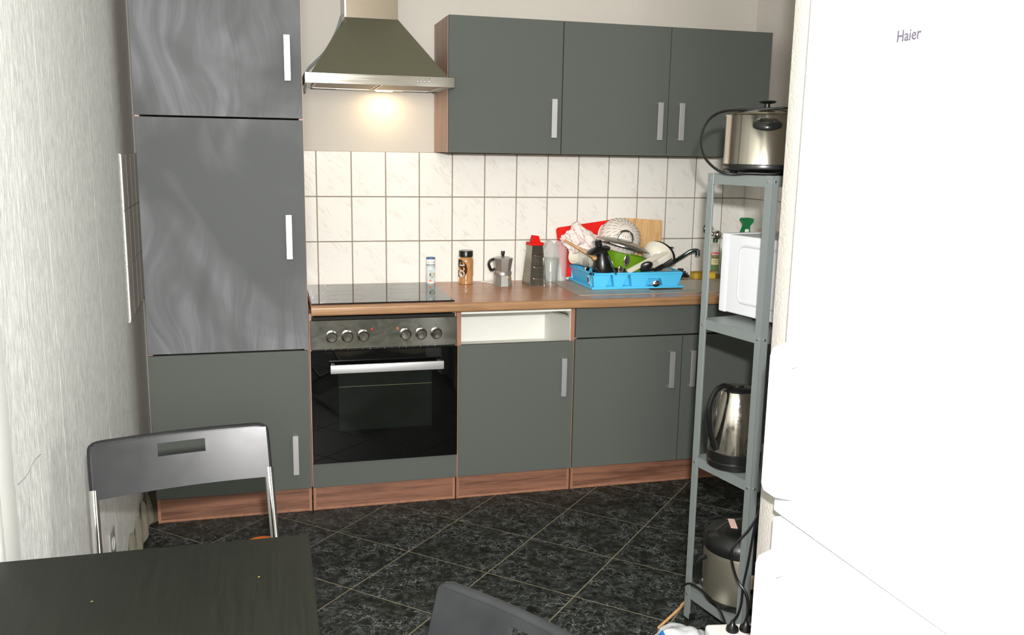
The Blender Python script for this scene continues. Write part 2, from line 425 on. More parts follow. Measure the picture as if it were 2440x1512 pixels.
# peeling base of the left wall
b = MB(); vs = []; nu = 14
for i in range(nu+1):
    y = -1.05+(.60*i/nu)
    for j in range(5):
        z = .13*(1-j/4)*(1-.35*math.sin(i*.9)**2) if j < 4 else 0.0
        out = .004+.016*(j/4)+.006*math.sin(i*1.7+j)
        vs.append((-.046+max(out, .001), y, z))
b.add(vs, [(i*5+j, (i+1)*5+j, (i+1)*5+j+1, i*5+j+1) for i in range(nu) for j in range(4)])
vs2 = [(p[0]-.008 if p[0] > -.035 else -.0458, p[1], p[2]) for p in vs]
b.add(vs2, [(i*5+j+1, (i+1)*5+j+1, (i+1)*5+j, i*5+j) for i in range(nu) for j in range(4)])
bl = struct(b, 'baseboard_left', M['torn'])
# white casing nearer the camera
b = MB(); b.box(-.05, -.032, -2.42, -2.262, 0, ZC, .003); b.box(-.05, -.026, -2.42, -2.38, 0, ZC, .002)
struct(b, 'trim_1', M['trim'])
# right wall with its tiles
b = MB(); b.box(XR, XR+.12, -2.329, .12, 0, ZC); wr = struct(b, 'wall_right', M['wall_side'])
b = MB(); b.box(XR-.0045, XR+.001, -.62, -.001, .80, 1.4625); b.build('grout', M['grout'], wr)
tb = MB(); tb.box(-.009, 0, -TW/2+.00175, TW/2-.00175, -RH/2+.00175, RH/2-.00175, .001, 1)
tr = tb.build('wall_tile', M['tile'], wr, smooth=False)
for k in range(4):
    for r in range(3):
        o = tr if (k, r) == (0, 0) else tr.copy()
        if (k, r) != (0, 0): COL.objects.link(o)
        o.location = (XR, -.002-TW*(k+.5), ZT-RH*(r+.5))
# pier beside the fridge: end of the wall between the two rooms
b = MB()
prof = [(1.568, -2.480), (1.563, -2.472), (1.563, -2.338), (1.568, -2.330), (XR+.12, -2.330), (XR+.12, -2.480)]
b.plate([(x, y, 0) for x, y in prof], (0, 0, 1), ZC); struct(b, 'wall_partition', M['wall_side'])
# room side behind and right of the camera
b = MB(); b.box(XR, XR+.12, YR, -2.481, 0, ZC); struct(b, 'wall_outer', M['wall_side'])
b = MB(); wx0, wx1, wz0, wz1 = -.08, .78, 1.45, 2.45
b.box(-.3, wx0, YR-.15, YR, 0, ZC); b.box(wx1, XR+.12, YR-.15, YR, 0, ZC); b.box(wx0, wx1, YR-.15, YR, 0, wz0); b.box(wx0, wx1, YR-.15, YR, wz1, ZC)
struct(b, 'wall_rear', M['wall_side'])
b = MB()
for (a, c, d, e) in ((wx0, wx0+.06, wz0, wz1), (wx1-.06, wx1, wz0, wz1), (wx0, wx1, wz0, wz0+.06), (wx0, wx1, wz1-.06, wz1), (.34, .37, wz0, wz1)):
    b.box(a, c, YR-.09, YR-.03, d, e, .004)
struct(b, 'added_window_1', M['trim'])  # added, unseen frame around the fill lamp's opening
b = MB(); b.box(-.3, XR+.12, YR-.15, .12, ZC, ZC+.08); struct(b, 'ceiling', M['ceiling'])

# ============================================================ KITCHEN UNITS
YF = -.5406          # face of the doors
def handle(parent, x0, x1, z0, z1, yf):
    b = MB(); b.box(x0, x1, yf-.030, yf-.025, z0, z1, .0012, 1)
    b.box(x0+.003, x1-.003, yf-.026, yf+.001, z0, z0+.007, .001, 1); b.box(x0+.003, x1-.003, yf-.026, yf+.001, z1-.007, z1, .001, 1)
    return b.build('handle', M['alu'], parent, world=True)
def door(parent, x0, x1, z0, z1, yf, mt='front', name='door', th=.016):
    b = MB(); b.box(x0+.0015, x1-.0015, yf, yf+th, z0+.0015, z1-.0015, .0008, 1)
    return b.build(name, M[mt], parent, world=True)
def carcass(parent, x0, x1, y0, y1, z0, z1, side='walnut_v', edge='edge', inner='white_board', top=True, t_=.016):
    for a, c in ((x0, x0+t_), (x1-t_, x1)):
        b = MB(); b.box(a, c, y0, y1, z0, z1); b.build('side_panel', M[side], parent, world=True)
    b = MB(); b.box(x0+t_, x1-t_, y0+.002, y1, z0, z0+t_); b.box(x0+t_, x1-t_, y1-.006, y1, z0+t_, z1-t_)
    if top: b.box(x0+t_, x1-t_, y0+.002, y1, z1-t_, z1)
    b.build('inner_panel', M[inner], parent, world=True)
def plinth(parent, x0, x1, z1):
    b = MB(); b.box(x0+.012, x1-.012, YF+.018, YF+.034, .004, z1, .001, 1); p = b.build('plinth', M['walnut'], parent, world=True)
    b = MB(); b.box(x0+.002, x0+.013, YF+.015, YF+.05, .0, z1); b.box(x1-.013, x1-.002, YF+.015, YF+.05, .0, z1); b.box(x0+.012, x1-.012, YF+.016, YF+.019, .0, .010, .001, 1)
    b.build('plinth_edging', M['edge'], p, world=True)

PZ = .102
tc = thing('tall_cabinet', 'tall dark grey cabinet up the left side with chalky wipe marks on its doors', 'cabinet', (.3, -.27, 0))
carcass(tc, 0, .6, YF+.017, -.002, PZ, 2.20)
for z0, z1, mt, hz in ((1.581, 2.2, 'smear1', (1.718, 1.884)), (.686, 1.577, 'smear2', (1.049, 1.220)), (PZ, .682, 'front', (.174, .338))):
    d = door(tc, 0, .599, z0, z1, YF, mt); hx = {1.718: .534, 1.049: .5235, .174: .526}[hz[0]]
    handle(d, hx, hx+.0235, hz[0], hz[1], YF)
    if mt != 'front': d['label'] = 'grey door smeared with pale wipe marks'
plinth(tc, 0, .6, PZ)

oc = thing('oven_housing', 'wood edged cabinet around the oven with grey panel below the glass', 'cabinet', (.9, -.27, 0))
carcass(oc, .602, 1.2, YF+.017, -.06, PZ, .826, top=False)
door(oc, .604, 1.203, PZ, .206, YF, 'front', 'bottom_panel')
plinth(oc, .602, 1.2, PZ)

ov = thing('oven', 'built in oven with steel knob panel and black glass door', 'oven', (.9, -.27, .21))
b = MB(); b.box(.62, 1.185, YF+.02, -.10, .225, .81); b.box(.612, 1.192, YF+.004, YF+.03, .205, .812); b.build('body', M['dark_gap'], ov, world=True)
b = MB(); b.box(.605, 1.197, YF-.012, YF+.006, .6835, .802, .0015, 1); cp = b.build('control_panel', M['panel_steel'], ov, world=True, label='brushed steel control panel')
for i, (kx, rot) in enumerate([(.689, 10), (.7505, 12), (.814, 18), (.984, 25), (1.048, 30), (1.1105, 35)]):
    b = MB(); q = Matrix.Translation((kx, YF-.012, .7355)) @ Matrix.Rotation(PI/2, 4, 'X')
    b.lathe([(.0245, 0), (.0245, .003), (.0205, .004), (.0195, .018), (.0175, .0205), (0, .0195)], 32, M4=q)
    k = b.build('knob', M['steel'], cp, world=True)
    b = MB(); b.box(-.0009, .0009, -.0175, .0, 0, .0008)
    b.xf(Matrix.Translation((kx, YF-.0328, .7355)) @ Matrix.Rotation(math.radians(180+rot), 4, 'Y') @ Matrix.Rotation(PI/2, 4, 'X') @ Matrix.Translation((0, 0, 0)))
    # printed tick above the knob
    b = MB(); b.box(kx-.0012, kx+.0012, YF-.0124, YF-.0118, .766, .7685); b.box(kx-.003, kx+.003, YF-.0124, YF-.0118, .7715, .7722)
    b.build('mark', M['black'], cp, world=True)
for x, mt in ((.848, 'red_lamp'), (.9515, 'orange_lamp')):
    b = MB(); b.lathe([(.0042, 0), (.004, .0015), (.002, .003), (0, .0034)], 16, M4=Matrix.Translation((x, YF-.012, .7614)) @ Matrix.Rotation(PI/2, 4, 'X'))
    b.build('indicator_lamp', M[mt], cp, world=True)
b = MB(); b.box(.612, 1.19, YF+.0, YF+.012, .669, .684); b.build('vent_gap', M['dark_gap'], ov, world=True)
b = MB()
for i in range(16): b.lathe([(.0014, 0), (.0011, .0012), (0, .0015)], 8, M4=Matrix.Translation((.665+i*.0295, YF+.0, .6795)) @ Matrix.Rotation(PI/2, 4, 'X'))
b.build('vent_rivets', M['steel'], ov, world=True, kind='stuff')
b = MB(); b.box(.6055, 1.2, YF-.016, YF+.002, .209, .6775, .0015, 1); od = b.build('door', M['black_glass'], ov, world=True, label='black glass oven door')
b = MB(); b.box(.712, 1.092, YF-.0166, YF-.0158, .345, .615, .0002, 1); b.build('window', M['oven_window'], od, world=True, label='rectangular see-in window')
b = MB(); b.box(.715, 1.090, YF-.0170, YF-.0164, .5275, .5292); b.build('shelf_line', mat('faint_oven_shelf', (88, 92, 60), .4), od, world=True)
b = MB(); b.box(.679, 1.135, YF-.060, YF-.046, .594, .628, .003); b.box(.684, .700, YF-.050, YF-.014, .600, .624, .003); b.box(1.114, 1.130, YF-.050, YF-.014, .600, .624, .003)
b.build('handle', M['alu'], od, world=True, label='silver bar handle')

dc = thing('drawer_cabinet', 'base cabinet with missing drawer leaving an empty white opening above its door', 'cabinet', (1.46, -.27, 0))
XD = 1.7165
for a, c in ((1.2, 1.216), (XD-.018, XD-.002)):
    b = MB(); b.box(a, c, YF+.002, -.06, PZ, .826); b.build('side_panel', M['edge'], dc, world=True)
b = MB(); b.box(1.2162, 1.2185, YF+.004, -.07, .12, .822); b.box(XD-.0205, XD-.0182, YF+.004, -.07, .12, .822); b.box(1.2185, XD-.0205, YF+.004, -.07, .808, .822)
b.box(1.2185, XD-.0205, -.165, -.155, .12, .808); b.box(1.2185, XD-.0205, YF+.02, -.165, .60, .612); b.build('inner_panel', M['white_board'], dc, world=True, label='white chipboard lining of the empty drawer slot')
for a, c in ((1.2005, 1.2175), (XD-.0195, XD-.003)):
    b = MB(); b.box(a, c, YF+.0, YF+.003, .680, .826); b.build('edging', M['edge'], dc, world=True)
d = door(dc, 1.205, XD-.003, PZ, .679, YF); handle(d, 1.6525, 1.676, .439, .608, YF)
b = MB(); b.box(XD-.032, XD-.0205, YF+.03, -.20, .785, .789); b.box(XD-.024, XD-.0205, YF+.03, -.20, .777, .797)
b.xf(Matrix.Translation((1.69, YF, .79)) @ Matrix.Rotation(math.radians(-4), 4, 'X') @ Matrix.Translation((-1.69, -YF, -.79)))
b.build('drawer_runner', M['steel'], dc, world=True, label='metal drawer runner')
plinth(dc, 1.202, XD-.002, PZ)

sk = thing('sink_cabinet', 'wide two door base cabinet under the sink with a blank top panel', 'cabinet', (2.22, -.27, 0))
carcass(sk, XD, 2.722, YF+.017, -.06, PZ, .826, top=False)
door(sk, XD+.002, 2.722, .688, .826, YF, 'front', 'top_panel')
d = door(sk, XD+.002, 2.2235, PZ, .684, YF); handle(d, 2.155, 2.180, .451, .617, YF)
d = door(sk, 2.2245, 2.722, PZ, .684, YF); handle(d, 2.257, 2.281, .451, .617, YF)
plinth(sk, XD+.002, 2.722, PZ)
b = MB(); b.box(2.724, XR-.001, YF+.004, YF+.02, 0, .826); single(b, 'filler_strip', M['front'], 'narrow grey filler strip between the sink cabinet and the right wall', 'panel', (0, 0, 0))

# worktop with a cut-out for the sink
wt = thing('worktop', 'wood grain laminate worktop with paler front edge over the base units', 'worktop', (1.7, -.3, .828))
ZW = .866
b = MB()
SX0, SX1, SY0, SY1 = 2.10, 2.56, -.45, -.11
for (a, c, d, e) in ((.61, SX0, -.592, .0), (SX1, XR-.010, -.592, .0), (SX0, SX1, -.592, SY0), (SX0, SX1, SY1, .0)): b.box(a, c, d, e, .829, ZW)
b.build('top', M['worktop'], wt, world=True, smooth=False)
b = MB(); n = 10; pr_ = []
for i in range(n+1):
    a = PI/2*i/n; pr_.append((-.592-.010*math.sin(a), ZW-.010+.010*math.cos(a)))
for i in range(n+1):
    a = PI/2*i/n; pr_.append((-.592-.010*math.cos(a), .838-.010*math.sin(a)))
vs = [(.61, y, z) for y, z in pr_] + [(XR-.010, y, z) for y, z in pr_]; k = len(pr_)
b.add(vs, [(i, i+1, i+1+k, i+k) for i in range(k-1)] + [tuple(range(k)), tuple(range(k, 2*k)), (0, k, 2*k-1, k-1)])
b.build('front_edge', M['worktop_edge'], wt, world=True, label='pale wood front edge')

# hob
hb = thing('ceramic_hob', 'black glass ceramic hob set flush in the worktop over the oven', 'hob', (.9, -.3, ZW))
b = MB(); b.box(.612, 1.186, -.560, -.045, ZW+.0008, ZW+.006, .0015, 1); b.build('glass_top', M['hob'], hb, world=True)
for x, y, r in ((.76, -.17, .09), (1.03, -.17, .075), (.76, -.42, .075), (1.03, -.42, .105)):
    b = MB(); b.lathe([(r, 0), (r+.0012, 0), (r+.0012, .0002), (r, .0002)], 64, (x, y, ZW+.006), close=True); b.build('burner_ring', M['ring'], hb, world=True)

# upper cabinets
YU, ZU0, ZU1 = -.3338, 1.463, 2.0232
def upper(x0, x1, doors, label):
    t_ = thing('wall_cabinet', label, 'cabinet', ((x0+x1)/2, -.17, ZU0))
    for a, c in ((x0, x0+.016), (x1-.016, x1)):
        b = MB(); b.box(a, c, YU+.017, -.001, ZU0+.002, ZU1-.002); b.build('side_panel', M['walnut_v'], t_, world=True, label='reddish wood grain side')
    b = MB(); b.box(x0+.016, x1-.016, YU+.018, -.001, ZU0+.002, ZU0+.018); b.box(x0+.016, x1-.016, YU+.018, -.001, ZU1-.018, ZU1-.002); b.box(x0+.016, x1-.016, -.012, -.001, ZU0+.018, ZU1-.018)
    b.build('shell', M['walnut'], t_, world=True)
    for (a, c, hx) in doors:
        d = door(t_, a, c, ZU0, ZU1, YU); handle(d, hx, hx+.025, 1.5335, 1.697, YU)
    for z in (ZU0+.03, ZU1-.03):
        for y in (-.28, -.06):
            b = MB(); b.lathe([(.003, 0), (.002, .001), (0, .0012)], 8, M4=Matrix.Translation((x0, y, z)) @ Matrix.Rotation(-PI/2, 4, 'Y')); b.build('screw_cap', M['bolt'], t_, world=True)
    return t_
UW = .4985
upper(1.2, 1.2+UW, [(1.2, 1.2+UW, 1.645)], 'single door grey wall cabinet beside the hood, leftmost of the upper ones')
upper(1.2+UW+.001, 1.2+3*UW, [(1.2+UW+.001, 1.2+2*UW, 2.137), (1.2+2*UW, 1.2+3*UW, 2.240)], 'wide grey wall cabinet with two doors, on the right of the upper row')

# hood
hd = thing('cooker_hood', 'pyramid shaped stainless steel cooker hood with lit lamp above the hob', 'hood', (.908, -.24, 1.72))
HX0, HX1, HY, HZ0, HZ1 = .612, 1.198, -.475, 1.7205, 1.760
b = MB()
th = .010
b.box(HX0, HX1, HY, HY+th, HZ0, HZ1, .001, 1); b.box(HX0, HX0+th, HY+th, -.002, HZ0, HZ1); b.box(HX1-th, HX1, HY+th, -.002, HZ0, HZ1)
b.box(HX0, HX1, HY+th, -.002, HZ1-.004, HZ1); b.build('rim', M['steel'], hd, world=True, label='shiny steel rim band')
b = MB(); b.hexa([(HX0+.024, HY+.015, HZ1), (HX1-.022, HY+.015, HZ1), (HX1-.022, -.004, HZ1), (HX0+.024, -.004, HZ1), (.787, -.255, 2.0), (1.003, -.255, 2.0), (1.003, -.004, 2.0), (.787, -.004, 2.0)])
b.build('canopy', M['hood'], hd, world=True, label='brushed steel pyramid')
b = MB(); b.box(.7885, 1.0015, -.253, -.004, 1.998, ZC-.001, .001, 1); b.build('chimney', M['chimney'], hd, world=True)
b = MB(); b.box(.784, .791, -.262, -.256, 2.0, ZC-.001); b.build('chimney_bright_side', M['white_enamel'], hd, world=True)  # white strip paints in the brightness of the chimney's left side face
b = MB(); b.box(HX0+th, HX1-th, HY+th, -.004, HZ0+.010, HZ0+.013); b.build('underside', M['white_enamel'], hd, world=True, label='pale underside plate')
for a, c in ((.655, .895), (.915, 1.150)):
    b = MB(); b.box(a, c, HY+.035, -.125, HZ0+.004, HZ0+.010, .001, 1); f = b.build('grease_filter', mat('grey_filter_mesh', (150, 138, 118), .5, .5), hd, world=True)
    b = MB()
    for (p, q, r, s2) in ((a-.006, c+.006, HY+.028, HY+.036), (a-.006, c+.006, -.127, -.119), (a-.006, a+.002, HY+.028, -.119), (c-.002, c+.006, HY+.028, -.119)): b.box(p, q, r, s2, HZ0+.002, HZ0+.0085)
    b.build('filter_frame', M['alu'], f, world=True)
b = MB(); b.box(.76, 1.05, -.105, -.045, HZ0+.003, HZ0+.010, .002); lp = b.build('lamp_cover', mat('frosted_lamp_cover', (240, 236, 220), .4), hd, world=True)
em = mat('lit_lamp', (255, 226, 160), .5); NT(em).b.inputs['Emission Color'].default_value = (1, .72, .36, 1); NT(em).b.inputs['Emission Strength'].default_value = 14
b = MB(); b.box(.93, 1.0, -.092, -.060, HZ0+.0005, HZ0+.003, .0008, 1); b.build('lamp_lens', em, lp, world=True, label='glowing warm lamp lens')
hl = area('hood_lamp_light', (.965, -.078, HZ0-.004), (.965, -.05, 1.2), .07, .03, .62, (1.0, .70, .40))
for i, x in enumerate((1.049, 1.064, 1.079, 1.096, 1.113)):
    b = MB(); b.lathe([(.0038, 0), (.0036, .005), (.0022, .007), (0, .0073)], 14, M4=Matrix.Translation((x, HY, 1.7395)) @ Matrix.Rotation(PI/2, 4, 'X')); b.build('button', M['chrome'], hd, world=True)
b = MB()
for i, x in enumerate((1.064, 1.079, 1.096)): b.box(x-.001, x+.001, HY-.0004, HY+.0002, 1.7485, 1.7515)
b.build('button_mark', M['black'], hd, world=True)
b = MB(); b.tube([(.780, -.262, 2.003), (.769, -.262, 1.998), (.757, -.262, 1.96), (.737, -.262, 1.915), (.70, -.262, 1.855), (.655, -.262, 1.81), (.628, -.262, 1.775), (.620, -.24, 1.70)], .0045, 8)
b.xf(Matrix.Translation((0, -.02, 0)))
o = b.build('hood_power_cable', M['rack']); tag(o, 'dark grey cable running from the chimney down behind the tall cabinet', 'cable')

# ============================================================ SINK
s_t = thing('sink', 'stainless steel sink with drainer set into the worktop under the dish rack', 'sink', (2.2, -.3, ZW))
b = MB(); QX0, QX1, QY0, QY1 = 1.745, 2.62, -.500, -.060; h0, h1 = ZW+.0005, ZW+.0032
for (a, c, d, e) in ((QX0, SX0+.02, QY0, QY1), (SX1-.02, QX1, QY0, QY1), (SX0+.02, SX1-.02, QY0, SY0+.02), (SX0+.02, SX1-.02, SY1-.02, QY1)): b.box(a, c, d, e, h0, h1)
for i in range(7): b.box(1.80, 2.06, -.44+i*.052, -.428+i*.052, h1, h1+.0012, .0005, 1)
M['sink'] = mat('dull_sink_steel', (184, 178, 164), .5, .55)
b.build('drainer', M['sink'], s_t, world=True)
b = MB(); a0, a1, c0, c1, zb = SX0+.02, SX1-.02, SY0+.02, SY1-.02, .72
b.add([(a0, c0, h1), (a1, c0, h1), (a1, c1, h1), (a0, c1, h1), (a0+.02, c0+.02, zb), (a1-.02, c0+.02, zb), (a1-.02, c1-.02, zb), (a0+.02, c1-.02, zb)],
      [(0, 1, 5, 4), (1, 2, 6, 5), (2, 3, 7, 6), (3, 0, 4, 7), (4, 5, 6, 7)])
b.add([(a0-.002, c0-.002, h0), (a1+.002, c0-.002, h0), (a1+.002, c1+.002, h0), (a0-.002, c1+.002, h0), (a0+.018, c0+.018, zb-.002), (a1-.018, c0+.018, zb-.002), (a1-.018, c1-.018, zb-.002), (a0+.018, c1-.018, zb-.002)],
      [(4, 5, 1, 0), (5, 6, 2, 1), (6, 7, 3, 2), (7, 4, 0, 3), (7, 6, 5, 4)])
b.build('bowl', M['sink'], s_t, world=True)
b = MB(); b.lathe([(.035, 0), (.033, .002), (0, .001)], 24, (2.33, -.28, zb)); b.build('drain', M['chrome'], s_t, world=True)

# faucet
fc = thing('sink_tap', 'chrome single lever tap with long slanting spout behind the dish rack', 'tap', (2.300, -.085, ZW+.0032))
b = MB(); b.lathe([(.026, 0), (.026, .008), (.021, .012), (.021, .10), (.023, .112), (.022, .125), (.012, .138), (0, .140)], 24); b.build('tap_body', M['chrome'], fc)
b = MB(); b.tube([(.0, -.015, .045), (.010, -.06, .070), (.035, -.115, .107), (.062, -.146, .135), (.085, -.158, .153), (.105, -.164, .158), (.122, -.168, .156)], lambda u: .0095, 12, 5); b.cyl((.120, -.168, .160), (.120, -.168, .134), .0115, .0115, 14)
b.build('spout', mat('teal_shaded_chrome', (120, 138, 136), .2, 1), fc)
b = MB(); b.tube([(0, 0, .138), (.012, -.01, .150), (.035, -.03, .158), (.052, -.045, .160)], lambda u: (.008-.003*u, .005), 10, 5); b.build('lever', M['chrome'], fc)

# chrome valve on the wall
vv = thing('wall_valve', 'round chrome wall valve knob above the oil bottle', 'valve', (2.597, 0, 1.088))
b = MB(); b.lathe([(.030, 0), (.028, .006), (.018, .014), (.012, .016), (.012, .035)], 24, M4=Matrix.Translation((0, 0, .018)) @ Matrix.Rotation(PI/2, 4, 'X')); b.build('wall_plate', M['chrome'], vv)
b = MB(); b.tube([(0, -.03, .018), (.0, -.04, 0), (.016, -.048, -.006)], .011, 12, 5); b.build('pipe', M['chrome'], vv)
b = MB(); b.ell((.026, -.055, -.006), .0225, .0225, .0225, 24); b.build('ball_knob', M['chrome'], vv)

# ============================================================ THINGS ON THE WORKTOP
# tube canister
tb_ = thing('sweetener_tube', 'slim white cardboard tube with blue cap standing on the back of the hob', 'tube', (1.171, -.075, ZW+.0062))
R = .0205; A0 = -1.35
b = MB(); b.lathe([(R-.0005, 0), (R, .001), (R, .112)], 32); b.build('body', mat('white_tube_paper', (232, 236, 234), .25), tb_)
b = MB(); b.lathe([(R, .112), (R+.0006, .1125), (R+.0006, .1185), (R-.002, .120), (0, .1202)], 32); b.build('cap', mat('blue_cap', (58, 98, 150), .35), tb_)
navy = mat('navy_print', (44, 52, 74), .4); lb = mat('light_blue_print', (186, 216, 222), .3)
for z, hgt, mt in ((.0865, .003, navy), (.0805, .0015, navy), (.0715, .0012, lb), (.068, .0012, lb)):
    b = MB(); b.lathe([(R+.0002, z-hgt/2), (R+.0003, z-hgt/2), (R+.0003, z+hgt/2), (R+.0002, z+hgt/2)], 32, close=True); b.build('printed_band', mt, tb_)
wrap(blob(strip_patch(.034, .050, 0, 0, 10)), R, A0, .040).build('picture', mat('pale_blue_picture', (196, 212, 208), .3), tb_)
wrap(blob(ellp(.0135, .011)), R+.0004, A0, .040).build('printed_bowl', mat('dark_bowl_print', (92, 84, 44), .4), tb_)
wrap(blob(ellp(.008, .006)), R+.0008, A0, .043).build('printed_food', mat('beige_food_print', (206, 194, 172), .4), tb_)
wrap(blob(ellp(.006, .005)), R+.0004, A0-.45, .014).build('printed_fruit', mat('orange_fruit_print', (222, 120, 56), .4), tb_)
wrap(text_mb('SUCORIN', .0095, .0002), R+.0002, A0, .0945).build('lettering', mat('pale_grey_print', (170, 170, 172), .4), tb_)
wrap(text_mb('sweetener', .0065, .0002), R+.0002, A0, .0735).build('lettering', mat('grey_blue_print', (120, 150, 160), .4), tb_)

# coffee jar
cj = thing('coffee_jar', 'glass jar of light brown instant coffee with black lid against the tiles', 'jar', (1.336, -.075, ZW))
b = MB(); b.lathe([(.030, 0), (.0335, .003), (.0335, .020), (.0325, .026), (.0350, .045), (.0345, .08), (.0355, .105), (.034, .120), (.029, .126)], 36)
m_ = mat('coffee_seen_through_glass', (176, 128, 74), .08, spec=.6, Coat_Weight=1.0); t = NT(m_)
g = t.noise(t.coord((1, 1, .3)), 60, 4, .6); t.col(t.ramp(g, [(.3, (158, 108, 62)), (.7, (196, 150, 98))])); b.build('jar_body', m_, cj)
b = MB(); b.lathe([(.0315, .127), (.0325, .128), (.0325, .152), (.031, .155), (.029, .1545), (.028, .153), (0, .1525)], 36); b.build('lid', M['black'], cj)
b = MB(); b.lathe([(.0275, 0), (.0275, .0006), (0, .0007)], 30, (0, 0, .1532)); b.build('lid_disc', mat('pale_lid_disc', (190, 190, 184), .3), cj)
AJ = -1.35; RJ = .0362
def jarlab(poly, z, mt, nm, off=0, a=AJ-.95): wrap(blob(poly), RJ+off, a, z).build(nm, mt, cj)
jarlab([(-.026, -.035), (.004, -.036), (.016, -.028), (.024, -.012), (.026, .004), (.021, .022), (.010, .036), (-.004, .044), (-.026, .046)], .070, mat('brown_label', (74, 40, 20), .4), 'label')
jarlab([(-.025, .012), (.0225, .012), (.016, .026), (.006, .038), (-.006, .044), (-.025, .044)], .070, mat('black_label_top', (34, 40, 38), .4), 'label_top', .0005)
jarlab([(-.025, -.006), (.010, -.006), (.014, .004), (.010, .011), (-.025, .011)], .070, mat('gold_label_band', (206, 160, 92), .4), 'label_band', .0005)
jarlab(ellp(.016, .015, -.002, -.020), .070, mat('cream_cup_print', (208, 200, 182), .4), 'cup_print', .0005)
jarlab(ellp(.006, .006, -.004, -.015), .070, mat('coffee_cup_print', (150, 110, 76), .4), 'coffee_print', .0010)
wrap(text_mb('CREMA', .0085, .0002), RJ+.0012, AJ-.98, .0865).build('lettering', M['whitep'], cj)
wrap(text_mb('ORIGINAL', .0048, .0002), RJ+.0012, AJ-.95, .064).build('lettering', M['whitep'], cj)

# white scraper
b = MB(); b.plate([(-.045, .03, .004), (.0, -.045, .004), (.035, -.03, .006), (.05, .04, .010)], (0, 0, 1), .003)
b.plate([(.0, -.045, .004), (.035, -.03, .006), (.036, -.03, .016), (.0, -.045, .006)], (.3, -1, 0), .002)
single(b, 'white_sachet', M['whitep'], 'flat white plastic piece lying behind the moka pot', 'plastic piece', (1.465, -.060, ZW-.003), .15)

# moka pot
mk = thing('moka_pot', 'octagonal aluminium stovetop coffee maker with black handle and knob', 'coffee maker', (1.489, -.165, ZW))
def octo(b, prof, n=8, ph=PI/8): b.lathe(prof, n, M4=Matrix.Rotation(ph, 4, 'Z'))
M['moka'] = mat('cast_aluminium', (188, 186, 180), .36, .85)
b = MB(); octo(b, [(.044, 0), (.045, .002), (.0385, .052)]); b.lathe([(.0385, .052), (.041, .054), (.041, .066), (.038, .070)], 40); b.build('base', M['moka'], mk, ang=20)
b = MB(); octo(b, [(.0365, .0695), (.0455, .124), (.0455, .1265)]); b.build('upper_chamber', M['moka'], mk, ang=20)
b = MB(); octo(b, [(.0462, .1265), (.0462, .1290), (.030, .1345), (.008, .137), (0, .137)]); b.build('lid', M['moka'], mk, ang=20)
b = MB(); b.lathe([(.006, .136), (.0065, .139), (.0095, .157), (.0085, .160), (0, .161)], 12); b.build('knob', M['black'], mk)
b = MB(); b.add([], []); P = [(-.040, 0, .124), (-.058, 0, .119), (-.066, 0, .104), (-.060, 0, .084), (-.052, 0, .074), (-.036, 0, .079)]
b.tube(P, lambda u: (.006, .0065), 8, 3); b.build('handle', M['black'], mk)
b = MB(); b.lathe([(.0055, 0), (.005, .003), (.002, .005), (0, .005)], 14, M4=Matrix.Translation((.017, -.037, .043)) @ Matrix.Rotation(PI/2+.1, 4, 'X')); b.build('valve', mat('brass_valve', (206, 168, 96), .3, .7), mk)

# grater
gr = thing('box_grater', 'four sided steel box grater with red plastic handle on top', 'grater', (1.640, -.165, ZW), -.06)
gw0, gd0, gw1, gd1, gh = .043, .040, .0275, .026, .190
def gside(z): u = z/gh; return gw0+(gw1-gw0)*u, gd0+(gd1-gd0)*u
b = MB(); b.hexa([(-gw0, -gd0, 0), (gw0, -gd0, 0), (gw0, gd0, 0), (-gw0, gd0, 0), (-gw1, -gd1, gh), (gw1, -gd1, gh), (gw1, gd1, gh), (-gw1, gd1, gh)])
b.xf(Matrix.Rotation(.26, 4, 'Z')); GR = Matrix.Rotation(.26, 4, 'Z')
M['grater'] = mat('grater_steel', (160, 155, 140), .3, 1); b.build('body', M['grater'], gr)
b = MB(); b.tube([(-gw0, -gd0, 0), (-gw1, -gd1, gh)], .0013, 6, 1); b.tube([(gw0, -gd0, 0), (gw1, -gd1, gh)], .0013, 6, 1); b.box(-gw0-.001, gw0+.001, -gd0-.0015, -gd0+.001, 0, .004); b.xf(GR); b.build('edge_wire', M['bolt'], gr)
for z in (.040, .092, .145):
    w_, d_ = gside(z); b = MB(); b.tube([(-w_*.62, -d_-.001, z), (-w_*.45, -d_-.004, z-.003), (0, -d_-.0055, z-.0045), (w_*.45, -d_-.004, z-.003), (w_*.62, -d_-.001, z)], lambda u: (.0055, .0035), 8, 4); b.xf(GR); b.build('slicing_blade', M['chrome'], gr)
b = MB()
for i in range(22):
    z = .016+i*.0068; w_, d_ = gside(z); w2 = w_
    for j in range(5):
        yy = -d_*.7+j*d_*.33+(.004 if i % 2 else 0); b.box(-w2-.0016, -w2+.001, yy, yy+.004, z, z+.002)
b.xf(GR); b.build('rasp_teeth', M['steel'], gr, kind='stuff')
b = MB(); b.box(-gw1-.004, gw1+.004, -gd1-.004, gd1+.004, gh-.004, gh+.010, .003)
b.hexa([(-gw1*.72, -gd1*.6, gh+.008), (gw1*.80, -gd1*.6, gh+.008), (gw1*.80, gd1*.6, gh+.008), (-gw1*.72, gd1*.6, gh+.008), (-gw1*.48, -gd1*.45, gh+.042), (gw1*.52, -gd1*.45, gh+.038), (gw1*.52, gd1*.45, gh+.038), (-gw1*.48, gd1*.45, gh+.042)])
b.xf(GR); b.build('handle', M['red'], gr, label='red plastic handle')

